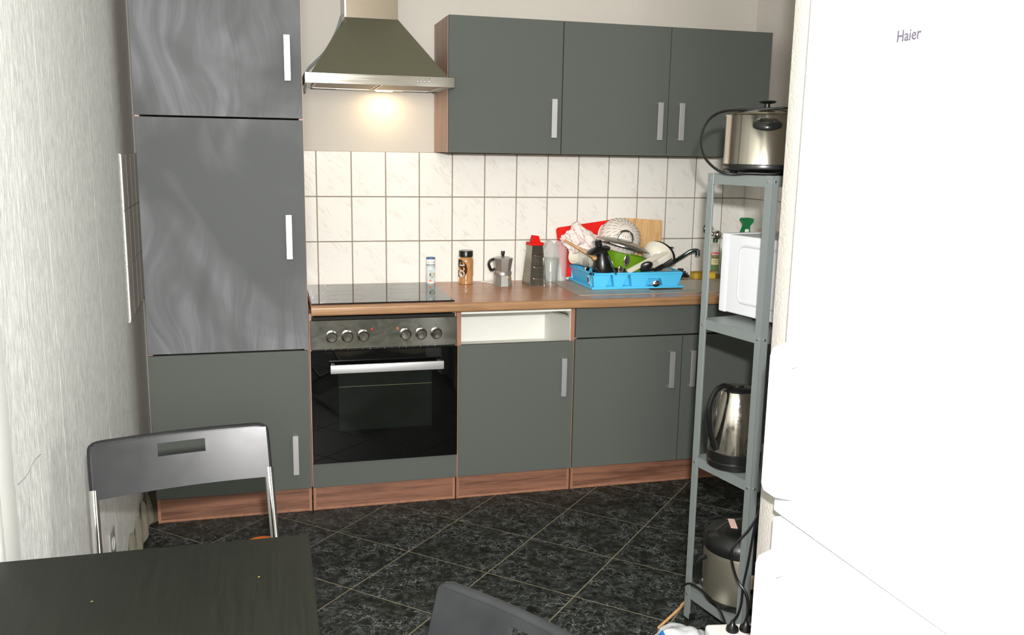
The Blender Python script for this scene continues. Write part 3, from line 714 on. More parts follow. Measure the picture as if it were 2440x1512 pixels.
# drinking glass
b = MB(); n = 36; prof = [(.0, .008), (.029, .009), (.0325, .001), (.0335, .03), (.0355, .087), (.0385, .100), (.0392, .133), (.0388, .135), (.0380, .133)]
b.lathe(prof, 32)
for i, p in enumerate(b.v):
    x, y, z = p
    if z < .088 and math.hypot(x, y) > .02:
        a = math.atan2(y, x); k_ = 1-.04*abs(math.sin(a*6)); b.v[i] = (x*k_, y*k_, z)
single(b, 'drinking_glass', M['glass'], 'empty clear fluted drinking glass beside the grater', 'glass', (1.7005, -.225, ZW))

# white translucent tub behind the glass
b = MB(); b.plate([(-.034, 0, 0), (-.038, 0, .12), (-.034, 0, .145), (-.002, 0, .192), (.010, 0, .196), (.034, 0, .172), (.040, 0, .14), (.034, 0, 0)], (0, 1, 0), .045)
single(b, 'plastic_tub', M['milky'], 'milky white plastic tub by the tiles behind the drinking glass', 'tub', (1.738, -.080, ZW), .1)

# ---- dish rack
dr = thing('dish_rack', 'bright blue plastic dish rack heaped with washing up', 'dish rack', (2.07, -.21, ZW+.0035))
Z0 = ZW+.0045; rx0, rx1, ry0, ry1, rz = 1.846, 2.296, -.378, -.045, .945
tx0, tx1, ty0, ty1 = 1.853, 2.290, -.372, -.050
b = MB(); b.box(tx0, tx1, ty0, ty1, Z0, Z0+.004, .0015, 1)
for (a, c, d, e) in ((tx0-.004, tx1+.004, ty0-.004, ty0+.002), (tx0-.004, tx1+.004, ty1-.002, ty1+.004), (tx0-.004, tx0+.002, ty0, ty1), (tx1-.002, tx1+.004, ty0, ty1)): b.box(a, c, d, e, Z0, Z0+.011, .002, 1)
b.build('tray', M['blue'], dr, world=True)
b = MB()
for (a, c, d, e) in ((rx0, rx1, ry0, ry0+.040), (rx0, rx1, ry1-.012, ry1), (rx0, rx0+.012, ry0, ry1), (rx1-.012, rx1, ry0, ry1)): b.box(a, c, d, e, rz-.010, rz, .002, 1)
b.build('rim', M['blue'], dr, world=True)
def slab(b, p, q, lean, z0, z1, t_=.003):   # wall from p to q (xy at top), leaning in by `lean` at bottom
    p = Vector(p); q = Vector(q); l = Vector(lean)
    nrm = Vector((l[0], l[1])).normalized()*t_
    A = [(p.x+l.x, p.y+l.y, z0), (q.x+l.x, q.y+l.y, z0), (q.x+l.x+nrm.x, q.y+l.y+nrm.y, z0), (p.x+l.x+nrm.x, p.y+l.y+nrm.y, z0), (p.x, p.y, z1), (q.x, q.y, z1), (q.x+nrm.x, q.y+nrm.y, z1), (p.x+nrm.x, p.y+nrm.y, z1)]
    b.hexa(A)
b = MB(); zb0 = Z0+.010; zt0 = rz-.008
slab(b, (rx0+.006, ry0+.01), (rx0+.006, ry1-.01), (.012, 0), zb0, zt0); slab(b, (rx1-.006, ry0+.01), (rx1-.006, ry1-.01), (-.018, 0), zb0, zt0)
slab(b, (rx0+.01, ry1-.006), (rx1-.01, ry1-.006), (0, -.012), zb0, zt0); slab(b, (rx0+.008, ry0+.036), (rx1-.008, ry0+.036), (0, .006), zb0, zt0)
b.box(rx0+.015, rx1-.02, ry0+.02, ry1-.012, zb0-.002, zb0+.002); b.build('basket', M['blue'], dr, world=True)
def pocket(xa, xb, taper, hole=None):
    b = MB(); y0 = ry0+.004; y1 = ry0+.037
    xs = [xa+taper*.35, xb-taper]
    if hole is None:
        b.hexa([(xs[0], y0+.004, zb0), (xs[1], y0+.004, zb0), (xs[1], y1, zb0), (xs[0], y1, zb0), (xa, y0, zt0), (xb, y0, zt0), (xb, y1, zt0), (xa, y1, zt0)])
    else:
        h0_, h1_ = hole; zh = zb0+.035
        b.hexa([(xs[0], y0+.004, zb0), (h0_-.010, y0+.004, zb0), (h0_-.010, y1, zb0), (xs[0], y1, zb0), (xa, y0, zt0), (h0_+.010, y0, zt0), (h0_+.010, y1, zt0), (xa, y1, zt0)])
        b.hexa([(h1_+.012, y0+.004, zb0), (xs[1], y0+.004, zb0), (xs[1], y1, zb0), (h1_+.012, y1, zb0), (h1_-.008, y0, zt0), (xb, y0, zt0), (xb, y1, zt0), (h1_-.008, y1, zt0)])
        b.hexa([(h0_+.0, y0+.002, zh), (h1_+.0, y0+.002, zh), (h1_, y1, zh), (h0_, y1, zh), (h0_+.010, y0, zt0), (h1_-.008, y0, zt0), (h1_-.008, y1, zt0), (h0_+.010, y1, zt0)])
    b.build('cutlery_pocket', M['blue'], dr, world=True)
pocket(1.853, 1.938, .022); pocket(1.946, 2.022, .028); pocket(2.032, 2.290, .026, (2.118, 2.182))
b = MB(); b.plate([(rx0+.0105, -.325, zt0-.048), (rx0+.0105, -.305, zt0-.048), (rx0+.0055, -.305, zt0-.010), (rx0+.0055, -.325, zt0-.010)], (-1, 0, 0), .001)
for i in range(5): b.m = 1; b.plate([(rx0+.0058, -.323+i*.0035, zt0-.040), (rx0+.0058, -.3215+i*.0035, zt0-.040), (rx0+.0042, -.3215+i*.0035, zt0-.018), (rx0+.0042, -.323+i*.0035, zt0-.018)], (-1, 0, 0), .0006)
b.build('barcode_sticker', [M['whitep'], M['black']], dr, world=True, label='white barcode sticker')

# contents
def tilt(P, rx=0, ry=0, rz=0): return Matrix.Translation(P) @ Matrix.Rotation(rz, 4, 'Z') @ Matrix.Rotation(ry, 4, 'Y') @ Matrix.Rotation(rx, 4, 'X')
ZB = zb0+.003
def rboard(w_, h_, t_, rad=.015, n=6):
    pts = []
    for cx, cz, a0 in ((w_/2-rad, h_-rad, 0), (-w_/2+rad, h_-rad, PI/2), (-w_/2+rad, rad, PI), (w_/2-rad, rad, 3*PI/2)):
        for i in range(n+1):
            a = a0+PI/2*i/n; pts.append((cx+rad*math.cos(a), 0, cz+rad*math.sin(a)))
    b = MB(); b.plate(pts, (0, 1, 0), t_); return b
b = rboard(.34, .24, .006); b.xf(Matrix.Rotation(-.135, 4, 'Y') @ Matrix.Rotation(-.10, 4, 'X')); o = single(b, 'red_cutting_board', M['red'], 'red plastic cutting board leaning on the tiles behind the dishes', 'cutting board', (1.985, -.052, .905))
b = rboard(.215, .27, .016, .016); b.xf(Matrix.Rotation(.055, 4, 'Y') @ Matrix.Rotation(-.09, 4, 'X')); single(b, 'wooden_cutting_board', M['board'], 'beech wood cutting board leaning on the tiles right of the colander', 'cutting board', (2.205, -.070, .893))
# colander
co = thing('colander', 'white plastic colander tipped up on the dish heap with rows of slots', 'colander', (2.092, -.068, 1.064))
CM = Matrix.Rotation(.05, 4, 'Z') @ Matrix.Rotation(1.02, 4, 'X'); Rc = .104
prof = [(Rc*math.cos(a), Rc*math.sin(a)) for a in [i*PI/2/12 for i in range(13)]]
b = MB(); b.lathe([(Rc+.005, -.003), (Rc+.005, 0)] + [(max(r, 0), z*.98) for r, z in prof], 40, M4=CM); b.build('bowl', mat('white_colander_plastic', (234, 226, 214), .35), co)
b = MB()
for ring, (al, n_, ln) in enumerate(((.22, 30, .22), (.56, 26, .22), (.88, 22, .22), (1.16, 18, .14))):
    for i in range(n_):
        az = 2*PI*(i+.5*(ring % 2))/n_
        def sp(e): return CM @ (Vector((math.cos(e)*math.cos(az), math.cos(e)*math.sin(az), math.sin(e)*.98))*(Rc+.0003))
        b.tube([sp(al), sp(al+ln/2), sp(al+ln)], .0010, 4, 1)
b.build('slots', mat('slot_shadow', (92, 82, 74), .8), co, kind='stuff')
# green pot with lid
gp = thing('green_pot', 'lime green cooking pot under an askew steel rimmed glass lid in the dish rack', 'pot', (2.030, -.235, ZB))
PM = Matrix.Translation((0, 0, .030)) @ Matrix.Rotation(.22, 4, 'Y')
b = MB(); b.lathe([(.0, 0), (.095, 0), (.106, .006), (.113, .03), (.119, .105), (.122, .108), (.118, .109), (.111, .03), (.102, .009), (0, .006)], 40, M4=PM); b.build('pot_body', M['green_pot'], gp)
LM = Matrix.Translation((.012, -.004, 1.052-ZB)) @ Matrix.Rotation(.255, 4, 'Y') @ Matrix.Rotation(.02, 4, 'X')
lidm = mat('smoked_glass_lid', (128, 124, 112), .1, .55, spec=.7)
b = MB(); b.lathe([(.130, .002), (.126, .006), (.10, .017), (.06, .026), (.02, .030), (0, .0305)], 44, M4=LM); gl = b.build('lid', lidm, gp, label='domed glass lid with chrome loop handle')
b = MB(); b.lathe([(.128, -.002), (.134, -.001), (.134, .004), (.128, .005)], 44, M4=LM, close=True); b.build('steel_rim', M['chrome'], gl)
b = MB(); b.tube([LM @ Vector(p) for p in [(-.036, -.0, .026), (-.036, 0, .040), (-.024, 0, .062), (.004, 0, .072), (.030, 0, .062), (.042, 0, .040), (.043, 0, .025)]], .0046, 10, 5); b.build('loop_handle', M['chrome'], gl)
# towel
b = MB(); bb = bmesh.new(); bmesh.ops.create_icosphere(bb, subdivisions=5, radius=1)
for v in bb.verts:
    p = v.co.copy(); q = Vector((p.x*.092, p.y*.046, p.z*.050))
    d1 = abs(noise.noise(p*1.5+Vector((3, 1, 7)))); d2 = abs(noise.noise(p*3.1+Vector((9, 2, 1)))); d3 = noise.noise(p*6)
    f = 1.05+.65*(d1-.12)-.42*d2+.05*d3
    q *= max(.6, f)
    q.z += .034*math.exp(-((p.x+.30)/.34)**2)*max(0, p.z)
    v.co = q
b.bm(bb); bb.free(); b.xf(Matrix.Rotation(.10, 4, 'Y'))
single(b, 'crumpled_dish_towel', M['towel'], 'crumpled white dish towel with thin red lines on the dish heap', 'towel', (1.880, -.118, 1.066), ang=80)
# wooden spoon handle
b = MB(); b.tube([(-.046, .068, .033), (.050, -.070, -.033)], lambda u: .0055+.001*u, 12, 1); b.ell((.053, -.074, -.036), .014, .010, .010, 14)
single(b, 'wooden_spoon', M['stick'], 'wooden spoon with round handle slanting across the cream mug', 'spoon', (1.820, -.262, 1.044))
# cream mug on its side
mg = thing('cream_mug', 'large cream mug lying on its side at the left end of the dish rack', 'mug', (1.880, -.150, .990))
MM = Matrix.Rotation(-.38, 4, 'Z').inverted() @ Matrix.Rotation(-1.28, 4, 'Y')
b = MB(); b.lathe([(0, -.055), (.034, -.055), (.038, -.050), (.041, .045), (.0425, .052), (.039, .052), (.036, .04), (.033, -.045), (0, -.048)], 36, M4=MM); b.build('mug_body', M['cream'], mg)
b = MB(); b.tube([MM @ Vector(p) for p in [(0, .039, .03), (0, .060, .025), (0, .066, 0), (0, .058, -.028), (0, .037, -.034)]], .005, 8, 4); b.build('handle', M['cream'], mg)
# clear cup behind the rack's left end
b = MB(); b.lathe([(0, .002), (.026, .002), (.030, .17), (.033, .172), (.031, .176), (.026, .19), (.018, .195)], 28)
single(b, 'clear_plastic_cup', M['milky'], 'cloudy clear plastic jar by the tiles just left of the dish rack', 'jar', (1.806, -.052, ZW))
# black filter holder, upside down
bj = thing('black_filter_holder', 'black plastic coffee filter holder upside down with wide brim in the dish rack', 'filter holder', (1.917, -.325, .945))
BM = Matrix.Rotation(-.12, 4, 'Y') @ Matrix.Rotation(.06, 4, 'X')
b = MB(); b.lathe([(.040, -.01), (.046, .002), (.045, .025), (.038, .060), (.022, .098), (.018, .108)], 30, M4=BM); b.build('cone', M['black'], bj)
b = MB(); b.lathe([(.053, .098), (.056, .100), (.050, .107), (.020, .118), (.016, .120)], 36, M4=BM @ Matrix.Rotation(-.16, 4, 'Y')); b.build('brim', M['black'], bj)
b = MB(); b.lathe([(.0155, .116), (.0145, .146), (.012, .148), (0, .147)], 24, M4=BM @ Matrix.Rotation(-.10, 4, 'Y')); b.build('spout', M['black'], bj)
b = MB(); b.plate([(.020, -.046, .030), (.036, -.038, .022), (.030, -.034, .050), (.018, -.038, .056)], (.2, -1, .1), .0012); b.build('paper_scrap', M['whitep'], bj)
# cutlery
def spoon(name, mt, label, P, Rm, L=.12, bw=.0165, bl=.024, cat='spoon', flat=.004):
    b = MB(); b.ell((0, 0, bl*.9), bw, flat, bl, 18)
    b.tube([(0, 0, .002), (0, .002, -.02), (0, .0, -L)], lambda u: (.0028+.0022*u, .0014), 8, 4)
    b.xf(Rm); return single(b, name, mt, label, cat, P)
RR = lambda rx, ry, rz=0: Matrix.Rotation(rz, 4, 'Z') @ Matrix.Rotation(ry, 4, 'Y') @ Matrix.Rotation(rx, 4, 'X')
spoon('table_spoon', M['chrome'], 'steel tablespoon standing bowl up in front of the green pot', (2.012, -.366, .975), RR(.05, .06), L=.072, bw=.0155, bl=.026)
spoon('tea_spoon', M['chrome'], 'small steel spoon standing bowl up, lower left of the taller spoon', (1.985, -.372, .940), RR(.1, -.10), L=.045, bw=.0135, bl=.020)
spoon('tea_spoon', M['chrome'], 'steel spoon bowl showing through the arched hole of the blue rack', (2.140, -.372, .886), RR(.3, 1.2), L=.03, bw=.0155, bl=.020)
spoon('serving_spoon', M['black'], 'black plastic serving spoon lying bowl forward on the rack rim', (2.080, -.366, .962), RR(.35, 1.12), L=.10, bw=.020, bl=.032, flat=.009)
b = MB()
for i in range(4): b.tube([(-.0105+i*.007, 0, .0), (-.0112+i*.0075, -.002, .03), (-.011+i*.0073, 0, .052)], .0012, 6, 3)
b.ell((0, 0, -.004), .012, .0025, .012, 12); b.tube([(0, 0, -.012), (0, 0, -.05)], lambda u: (.003+.002*u, .0015), 8, 1); b.xf(RR(.05, -.22))
single(b, 'fork', M['chrome'], 'steel fork standing tines up by the left of the black filter holder', 'fork', (1.862, -.262, .953))
b = MB(); b.tube([(-.020, 0, .044), (-.010, 0, .022), (.022, 0, -.042)], lambda u: (.0055, .004), 8, 4); b.xf(RR(.0, .0))
single(b, 'knife', mat('dull_teal_grey_steel', (70, 92, 90), .3, .6), 'table knife with dark grey handle pointing up beside the black filter holder', 'knife', (1.938, -.379, .980))
b = MB(); b.tube([(-.018, 0, .0), (.02, 0, -.03)], lambda u: (.004, .002), 8, 1); single(b, 'knife', M['steel'], 'steel knife end lying low at the front left of the rack', 'knife', (1.885, -.366, .966))
# long cream spatula
b = MB(); b.plate([(-.100, 0, -.036), (-.086, 0, -.054), (.050, 0, .012), (.104, 0, .040), (.096, 0, .044), (.040, 0, .034)], (0, 1, 0), .006)
single(b, 'pale_spatula', M['creamp'], 'long cream plastic spatula slanting up to the right over the pot', 'spatula', (2.112, -.372, .993))
# cream bowl tilted, black pan behind
BW = Matrix.Rotation(.80, 4, 'Z') @ Matrix.Rotation(1.0, 4, 'Y') @ Matrix.Rotation(.10, 4, 'X')
b = MB(); rb = .074; b.lathe([(0, -.050), (.032, -.050), (.037, -.045), (.060, -.03), (.070, -.01), (rb, .015), (rb-.003, .016), (.066, -.008), (.056, -.026), (.032, -.042), (0, -.044)], 40, M4=BW)
single(b, 'cream_bowl', M['cream'], 'cream ceramic bowl tipped on its side at the right of the heap', 'bowl', (2.208, -.262, 1.005))
b = MB(); b.lathe([(0, .0195), (.060, .0195), (.068, .0215), (.073, .034), (.0745, .0345), (.070, .0195), (.060, .0175), (0, .0175)], 40, M4=BW)
fp = thing('black_frying_pan', 'small black frying pan propped behind the cream bowl', 'pan', (2.214, -.254, .994)); b.build('pan_body', M['black'], fp)
# black slotted turner
b = MB()
for i in range(4): b.tube([(.0+i*.004, 0, .0+i*-.004), (.05+i*.007, 0, .030-i*.006)], lambda u: (.0028, .0016), 6, 1)
b.plate([(-.035, 0, -.028), (.0, 0, -.022), (.016, 0, -.008), (.006, 0, .008), (-.03, 0, -.010)], (0, 1, 0), .003)
b.tube([(-.03, .001, -.018), (-.10, .001, -.024)], lambda u: (.006, .003), 8, 1)
single(b, 'slotted_turner', M['black'], 'black slotted turner sticking out at the right end of the rack', 'turner', (2.192, -.350, .972))
b = MB(); b.lathe([(0, 0), (.065, 0), (.085, .009), (.087, .011), (.065, .004), (0, .003)], 36); b.xf(Matrix.Rotation(.05, 4, 'X')); single(b, 'cream_plate', M['cream'], 'cream plate lying flat at the bottom right of the dish rack', 'plate', (2.190, -.262, .932))
b = MB(); b.tube([(-.06, 0, 0), (.0, 0, .006), (.07, 0, .0)], lambda u: (.012, .007), 10, 4); single(b, 'black_pan_handle', M['black'], 'black utensil handle lying along the front rim under the knife', 'utensil', (1.945, -.352, .951))
b = MB(); b.plate([(-.06, -.004, 0), (.03, -.03, 0), (.035, .02, 0), (-.05, .03, 0)], (0, 0, 1), .001); single(b, 'green_cloth', mat('yellow_green_cloth', (170, 190, 60), .8), 'flat yellow green cloth peeping out under the left of the rack', 'cloth', (1.806, -.175, ZW+.001))

# scourer, sponge, bottle, spray
b = MB(); rnd = random.Random(3); pts = []
for i in range(90):
    a = rnd.uniform(0, 2*PI); e = rnd.uniform(-.2, PI/2); r = rnd.uniform(.7, 1)
    pts.append((.042*r*math.cos(a)*math.cos(e), .03*r*math.sin(a)*math.cos(e), .010+.040*r*max(0, math.sin(e))*(1-.2*math.cos(a))))
b.tube(pts, .0026, 5, 4); single(b, 'steel_scourer', mat('dark_curly_steel', (96, 92, 80), .2, .9), 'curly dark steel scouring pad at the back right of the dish rack', 'scourer', (2.416, -.100, h1))
b = MB(); b.box(-.058, .058, -.022, .022, 0, .028, .003); b.m = 1; b.box(-.058, .058, -.022, .022, .028, .034, .001, 1)
single(b, 'yellow_sponge', [M['yellow'], mat('darker_sponge_face', (186, 148, 48), .9)], 'yellow kitchen sponge on the sink edge in front of the oil bottle', 'sponge', (2.540, -.085, h1), .05)
ob = thing('oil_bottle', 'nearly empty clear glass oil bottle with red and green label', 'bottle', (2.613, -.055, h1))
b = MB(); b.lathe([(0, .0), (.033, .0), (.035, .004), (.035, .125), (.033, .145), (.020, .163), (.0125, .172), (.0115, .180)], 28); b.build('glass_body', M['glass'], ob)
b = MB(); b.lathe([(0, .002), (.032, .002), (.032, .016), (0, .016)], 24); b.build('oil', mat('olive_oil', (150, 128, 20), .1), ob)
b = MB(); b.lathe([(.0130, .176), (.0130, .192), (.012, .194), (0, .194)], 20); b.build('cap', mat('dark_green_cap', (30, 70, 34), .4), ob)
AB = -1.95; RB = .0355
def bl_(poly, z, c, nm, off=0): wrap(blob(poly), RB+off, AB, z).build(nm, mat(nm+'_print', c, .4), ob)
bl_(strip_patch(.040, .082, 0, 0, 10), .078, (70, 104, 36), 'green_label')
bl_(strip_patch(.036, .030, 0, 0, 10), .082, (214, 200, 140), 'cream_label', .0005)
bl_(ellp(.023, .012), .118, (206, 52, 36), 'red_label', .0008)
wrap(text_mb('MONINI', .0095, .0002), RB+.0013, AB, .1150).build('lettering', M['whitep'], ob)
wrap(text_mb('EXTRA', .0075, .0002), RB+.0009, AB, .0850).build('lettering', M['black'], ob)
wrap(text_mb('VERGINE', .0060, .0002), RB+.0009, AB, .0760).build('lettering', M['black'], ob)
sb = thing('spray_bottle', 'spray bottle with green trigger head rising behind the microwave', 'spray bottle', (2.756, -.095, ZW))
b = MB(); b.lathe([(0, 0), (.030, 0), (.032, .004), (.032, .14), (.026, .17), (.014, .19), (.013, .225)], 24); b.build('bottle_body', M['milky'], sb)
b = MB(); b.lathe([(.0165, .222), (.0155, .245), (.014, .248)], 20); b.build('collar', M['whitep'], sb)
b = MB(); b.plate([(-.018, -.011, .232), (.018, -.011, .232), (.016, -.011, .262), (.034, -.011, .284), (.034, -.011, .297), (.016, -.011, .303), (-.028, -.011, .303), (-.034, -.011, .292), (-.018, -.011, .272)], (0, 1, 0), .022)
b.plate([(-.020, -.005, .265), (-.012, -.005, .268), (-.018, -.005, .238), (-.032, -.005, .222), (-.034, -.005, .226)], (0, 1, 0), .010); b.build('trigger_head', M['green'], sb, label='green trigger head')
b = MB(); b.lathe([(0, 0), (.036, 0), (.037, .15), (.028, .19), (.014, .20), (.014, .26), (0, .26)], 22); single(b, 'pink_detergent_bottle', mat('pale_pink_plastic', (214, 186, 176), .35), 'pale pink bottle in the far corner beyond the rack post', 'bottle', (2.755, -.235, ZW))

# ============================================================ METAL SHELF RACK
TH = math.atan2(.199, .98); RP = (1.772, -1.944, 0); RW, RD = .60, .27
rk = thing('metal_shelf_rack', 'grey metal shelf rack with four shelves standing in front of the partition', 'shelf', RP, TH)
fw_ = .026; ft = .0018
for (x, y, sx, sy) in ((0, 0, 1, 1), (0, RD, 1, -1), (RW, 0, -1, 1), (RW, RD, -1, -1)):
    b = MB(); xs = sorted((x, x+sx*fw_)); xt = sorted((x, x+sx*ft)); ys = sorted((y, y+sy*fw_)); yt = sorted((y, y+sy*ft))
    b.box(xs[0], xs[1], yt[0], yt[1], 0, 1.42, .0006, 1); b.box(xt[0], xt[1], ys[0], ys[1], 0, 1.42, .0006, 1)
    p = b.build('post', M['rack'], rk)
    for z in (1.404, .968, .532, .090):
        b = MB(); Tm = Matrix.Translation((x+sx*.013, y, z)) @ Matrix.Rotation(PI/2*sy, 4, 'X'); b.lathe([(.0042, 0), (.0036, .0022), (0, .003)], 10, M4=Tm)
        Tm = Matrix.Translation((x, y+sy*.013, z)) @ Matrix.Rotation(-PI/2*sx, 4, 'Y'); b.lathe([(.0042, 0), (.0036, .0022), (0, .003)], 10, M4=Tm)
        b.build('bolt', M['bolt'], p)
    b = MB(); b.box(xs[0]-.001, xs[1]+.001, ys[0]-.001, ys[1]+.001, 0, .008, .001, 1); b.build('foot_cap', M['black'], p)
for z in (1.419, .985, .549, .107):
    b = MB(); e = .0025; b.box(e, RW-e, e, RD-e, z-.002, z, .0005, 1)
    b.box(e, RW-e, e, e+.0015, z-.030, z-.001); b.box(e, RW-e, RD-e-.0015, RD-e, z-.030, z-.001); b.box(e, e+.0015, e, RD-e, z-.030, z-.001); b.box(RW-e-.0015, RW-e, e, RD-e, z-.030, z-.001)
    b.build('shelf_board', M['rack'], rk, smooth=False)
RMAT = Matrix.Translation(RP) @ Matrix.Rotation(TH, 4, 'Z')
def rl(x, y, z): return tuple(RMAT @ Vector((x, y, z)))

# multi cooker pot on the top shelf
pc = thing('electric_steel_pot', 'shiny steel electric pot with black lid knob on the top shelf', 'cooker', rl(.094, .142, 1.4195), TH)
b = MB(); b.lathe([(.109, .022), (.112, .026), (.112, .162), (.114, .165), (.110, .167)], 64); b.build('steel_wall', mat('polished_pot_steel', (186, 180, 166), .16, 1), pc)
b = MB(); b.lathe([(.060, .006), (.095, .008), (.112, .016), (.114, .024), (.111, .032), (0, .032)], 48); b.build('base_ring', M['black'], pc)
for a in (.7, 2.3, 3.75, 5.0):
    b = MB(); b.lathe([(.010, 0), (.012, .003), (.012, .014)], 12, (.082*math.cos(a), .082*math.sin(a), 0)); b.build('foot', M['black'], pc)
b = MB(); b.box(-.01, .06, -.108, -.07, .001, .018, .004); b.build('plug_box', M['black'], pc)
b = MB(); b.lathe([(.109, .166), (.108, .170), (.07, .178), (.02, .182), (0, .182)], 48); b.build('lid', mat('dark_glass_lid', (84, 78, 60), .12, .5), pc)
b = MB(); b.lathe([(.014, .180), (.009, .184), (.008, .197), (.022, .200), (.026, .2035), (.022, .206), (0, .2065)], 28); b.build('lid_knob', M['black'], pc)
b = MB(); R3 = Matrix.Rotation(-.70, 4, 'Z'); b.tube([R3 @ Vector(p) for p in [(-.020, -.108, .143), (-.030, -.122, .136), (.0, -.140, .130), (.030, -.122, .136), (.020, -.108, .143)]], lambda u: (.008, .011), 10, 5); b.build('side_handle', M['black'], pc)
def cable(name, pts, r, label, m_='black_rubber', cat='cable', n=7):
    b = MB(); P0 = Vector(pts[0]); b.tube([Vector(p)-P0 for p in pts], r, n, 7); return single(b, name, M[m_], label, cat, P0)
cable('pot_power_cord', [rl(.26, .10, 1.575), rl(.20, .05, 1.598), rl(.14, .07, 1.604), rl(.09, .10, 1.603), rl(.045, .135, 1.599), rl(-.005, .16, 1.597), rl(-.055, .17, 1.588), rl(-.095, .17, 1.56), rl(-.112, .17, 1.51), rl(-.098, .165, 1.465), rl(-.065, .15, 1.432), rl(-.03, .13, 1.4205), rl(.0, .09, 1.4235), rl(.05, .05, 1.4235), rl(.075, .045, 1.430)], .0038, 'black cord looping left off the steel pot on the top shelf')

# microwave
M['mw'] = mat('microwave_enamel', (206, 208, 210), .4)
mw = thing('microwave', 'white microwave turned sideways on the second shelf behind the rack post', 'microwave', rl(.096, -.04, .985), TH)
bw_, bd_, bh_ = .43, .325, .252; z0 = .014
b = MB(); b.box(0, bw_, 0, bd_-.014, z0, bh_, .006, 3); bo = b.build('housing', M['mw'], mw)
b = MB(); b.box(-.002, bw_+.002, bd_-.0135, bd_+.018, z0-.002, bh_+.002, .007, 3); b.build('door', M['mw'], mw)
# raised frame ring pressed into the side
def ring_rect(b, y0, y1, z0_, z1_, rad, wd, x):
    pts = []
    for cy, cz, a0 in ((y1-rad, z1_-rad, 0), (y0+rad, z1_-rad, PI/2), (y0+rad, z0_+rad, PI), (y1-rad, z0_+rad, 3*PI/2)):
        for i in range(7):
            a = a0+PI/2*i/6; pts.append(Vector((x, cy+rad*math.cos(a), cz+rad*math.sin(a))))
    pts.append(pts[0]); b.tube(pts, lambda u: (wd, wd), 8, 1)
b = MB(); ring_rect(b, .03, bd_-.065, .052, bh_-.030, .022, .0045, .0022); b.build('pressed_frame', mat('pressed_frame_grey', (186, 188, 192), .4), mw)
b = MB(); b.lathe([(.0032, 0), (.002, .0012), (0, .0015)], 10, M4=Matrix.Translation((0, .165, .026)) @ Matrix.Rotation(-PI/2, 4, 'Y')); b.build('screw', mat('dark_screw', (96, 92, 88), .4, .6), mw)
for (x, y) in ((.04, .05), (.39, .05), (.04, .215), (.39, .215)):
    b = MB(); b.lathe([(.012, 0), (.012, z0+.001)], 12, (x, y, 0)); b.build('foot', M['black'], mw)

# kettle
kt = thing('electric_kettle', 'steel electric kettle with black handle on the third shelf', 'kettle', rl(.061, .150, .5495), TH); kt.scale = (1.06, 1.06, 1.12)
b = MB(); b.lathe([(.070, 0), (.0755, .004), (.0755, .018), (.073, .021)], 40); b.build('power_base', M['black'], kt)
b = MB(); b.lathe([(.0735, .0215), (.0765, .024), (.077, .046), (.0755, .048)], 40); b.build('base_band', M['black'], kt)
m_ = mat('spotted_kettle_steel', (196, 190, 178), .15, 1); t = NT(m_); sp_ = t.noise(t.coord((1, 1, 1)), 70, 5, .75)
t.rough(t.ramp(sp_, [(.4, .12), (.66, .22)])); 
b = MB(); b.lathe([(.0755, .048), (.0745, .07), (.070, .11), (.0615, .155), (.0525, .190), (.0475, .207), (.046, .209)], 56); b.build('steel_body', m_, kt)
b = MB(); b.lathe([(.0465, .208), (.0465, .212), (.040, .217), (.015, .219), (0, .2185)], 36, M4=Matrix.Rotation(.0, 4, 'Y')); b.lathe([(.018, .218), (.014, .223), (0, .2235)], 20, (0, .0, 0)); b.build('lid', M['black'], kt)
ka = PI+.1   # handle direction, towards the left of the picture
def kp(r, z, s=0): return (r*math.cos(ka)-s*math.sin(ka), r*math.sin(ka)+s*math.cos(ka), z)
b = MB(); b.tube([kp(.030, .217), kp(.060, .224), (kp(.088, .214)), kp(.104, .186), kp(.106, .15), kp(.098, .11), kp(.084, .075), kp(.076, .058)], lambda u: (.010-.002*abs(u-.3), .0125), 12, 5); b.build('handle', M['black'], kt)
b = MB(); b.hexa([(.040, -.014, .165), (.046, -.010, .165), (.046, .010, .165), (.040, .014, .165), (.040, -.020, .206), (.066, -.003, .206), (.066, .003, .206), (.040, .020, .206)]); b.xf(Matrix.Rotation(ka+PI, 4, 'Z')); b.build('spout', M['steel'], kt)

# rice cooker
rc = thing('rice_cooker', 'round steel and black rice cooker with sticker on its lid on the lowest shelf', 'rice cooker', rl(.108, .135, .1075), TH); rc.scale = (1.03, 1.03, 1.12)
b = MB(); b.lathe([(.098, 0), (.107, .004), (.112, .014), (.112, .024)], 44); b.build('base_ring', M['black'], rc)
b = MB(); b.lathe([(.112, .024), (.1145, .04), (.1155, .15), (.113, .158)], 56); b.build('steel_body', mat('satin_cooker_steel', (176, 170, 152), .33, .9), rc)
b = MB(); b.lathe([(.1165, .157), (.1180, .165), (.1165, .180), (.106, .198), (.080, .213), (.040, .220), (0, .221)], 44); b.build('lid', M['black'], rc)
b = MB(); b.tube([(-.085, .02, .212), (-.03, .035, .2205), (.04, .03, .221)], .0018, 6, 4); b.tube([(-.02, .06, .2165), (.05, .03, .2195)], .0018, 6, 2); b.build('lid_line', mat('grey_lid_trim', (90, 90, 82), .3, .5), rc)
b = MB(); b.plate([(.000, -.034, .2205), (.020, -.034, .2200), (.020, .030, .2215), (.000, .030, .2220)], (0, 0, 1), .0012); b.xf(Matrix.Rotation(-.55, 4, 'Z') @ Matrix.Translation((-.045, .0, 0))); b.build('sticker', mat('pink_white_sticker', (226, 190, 176), .5), rc)
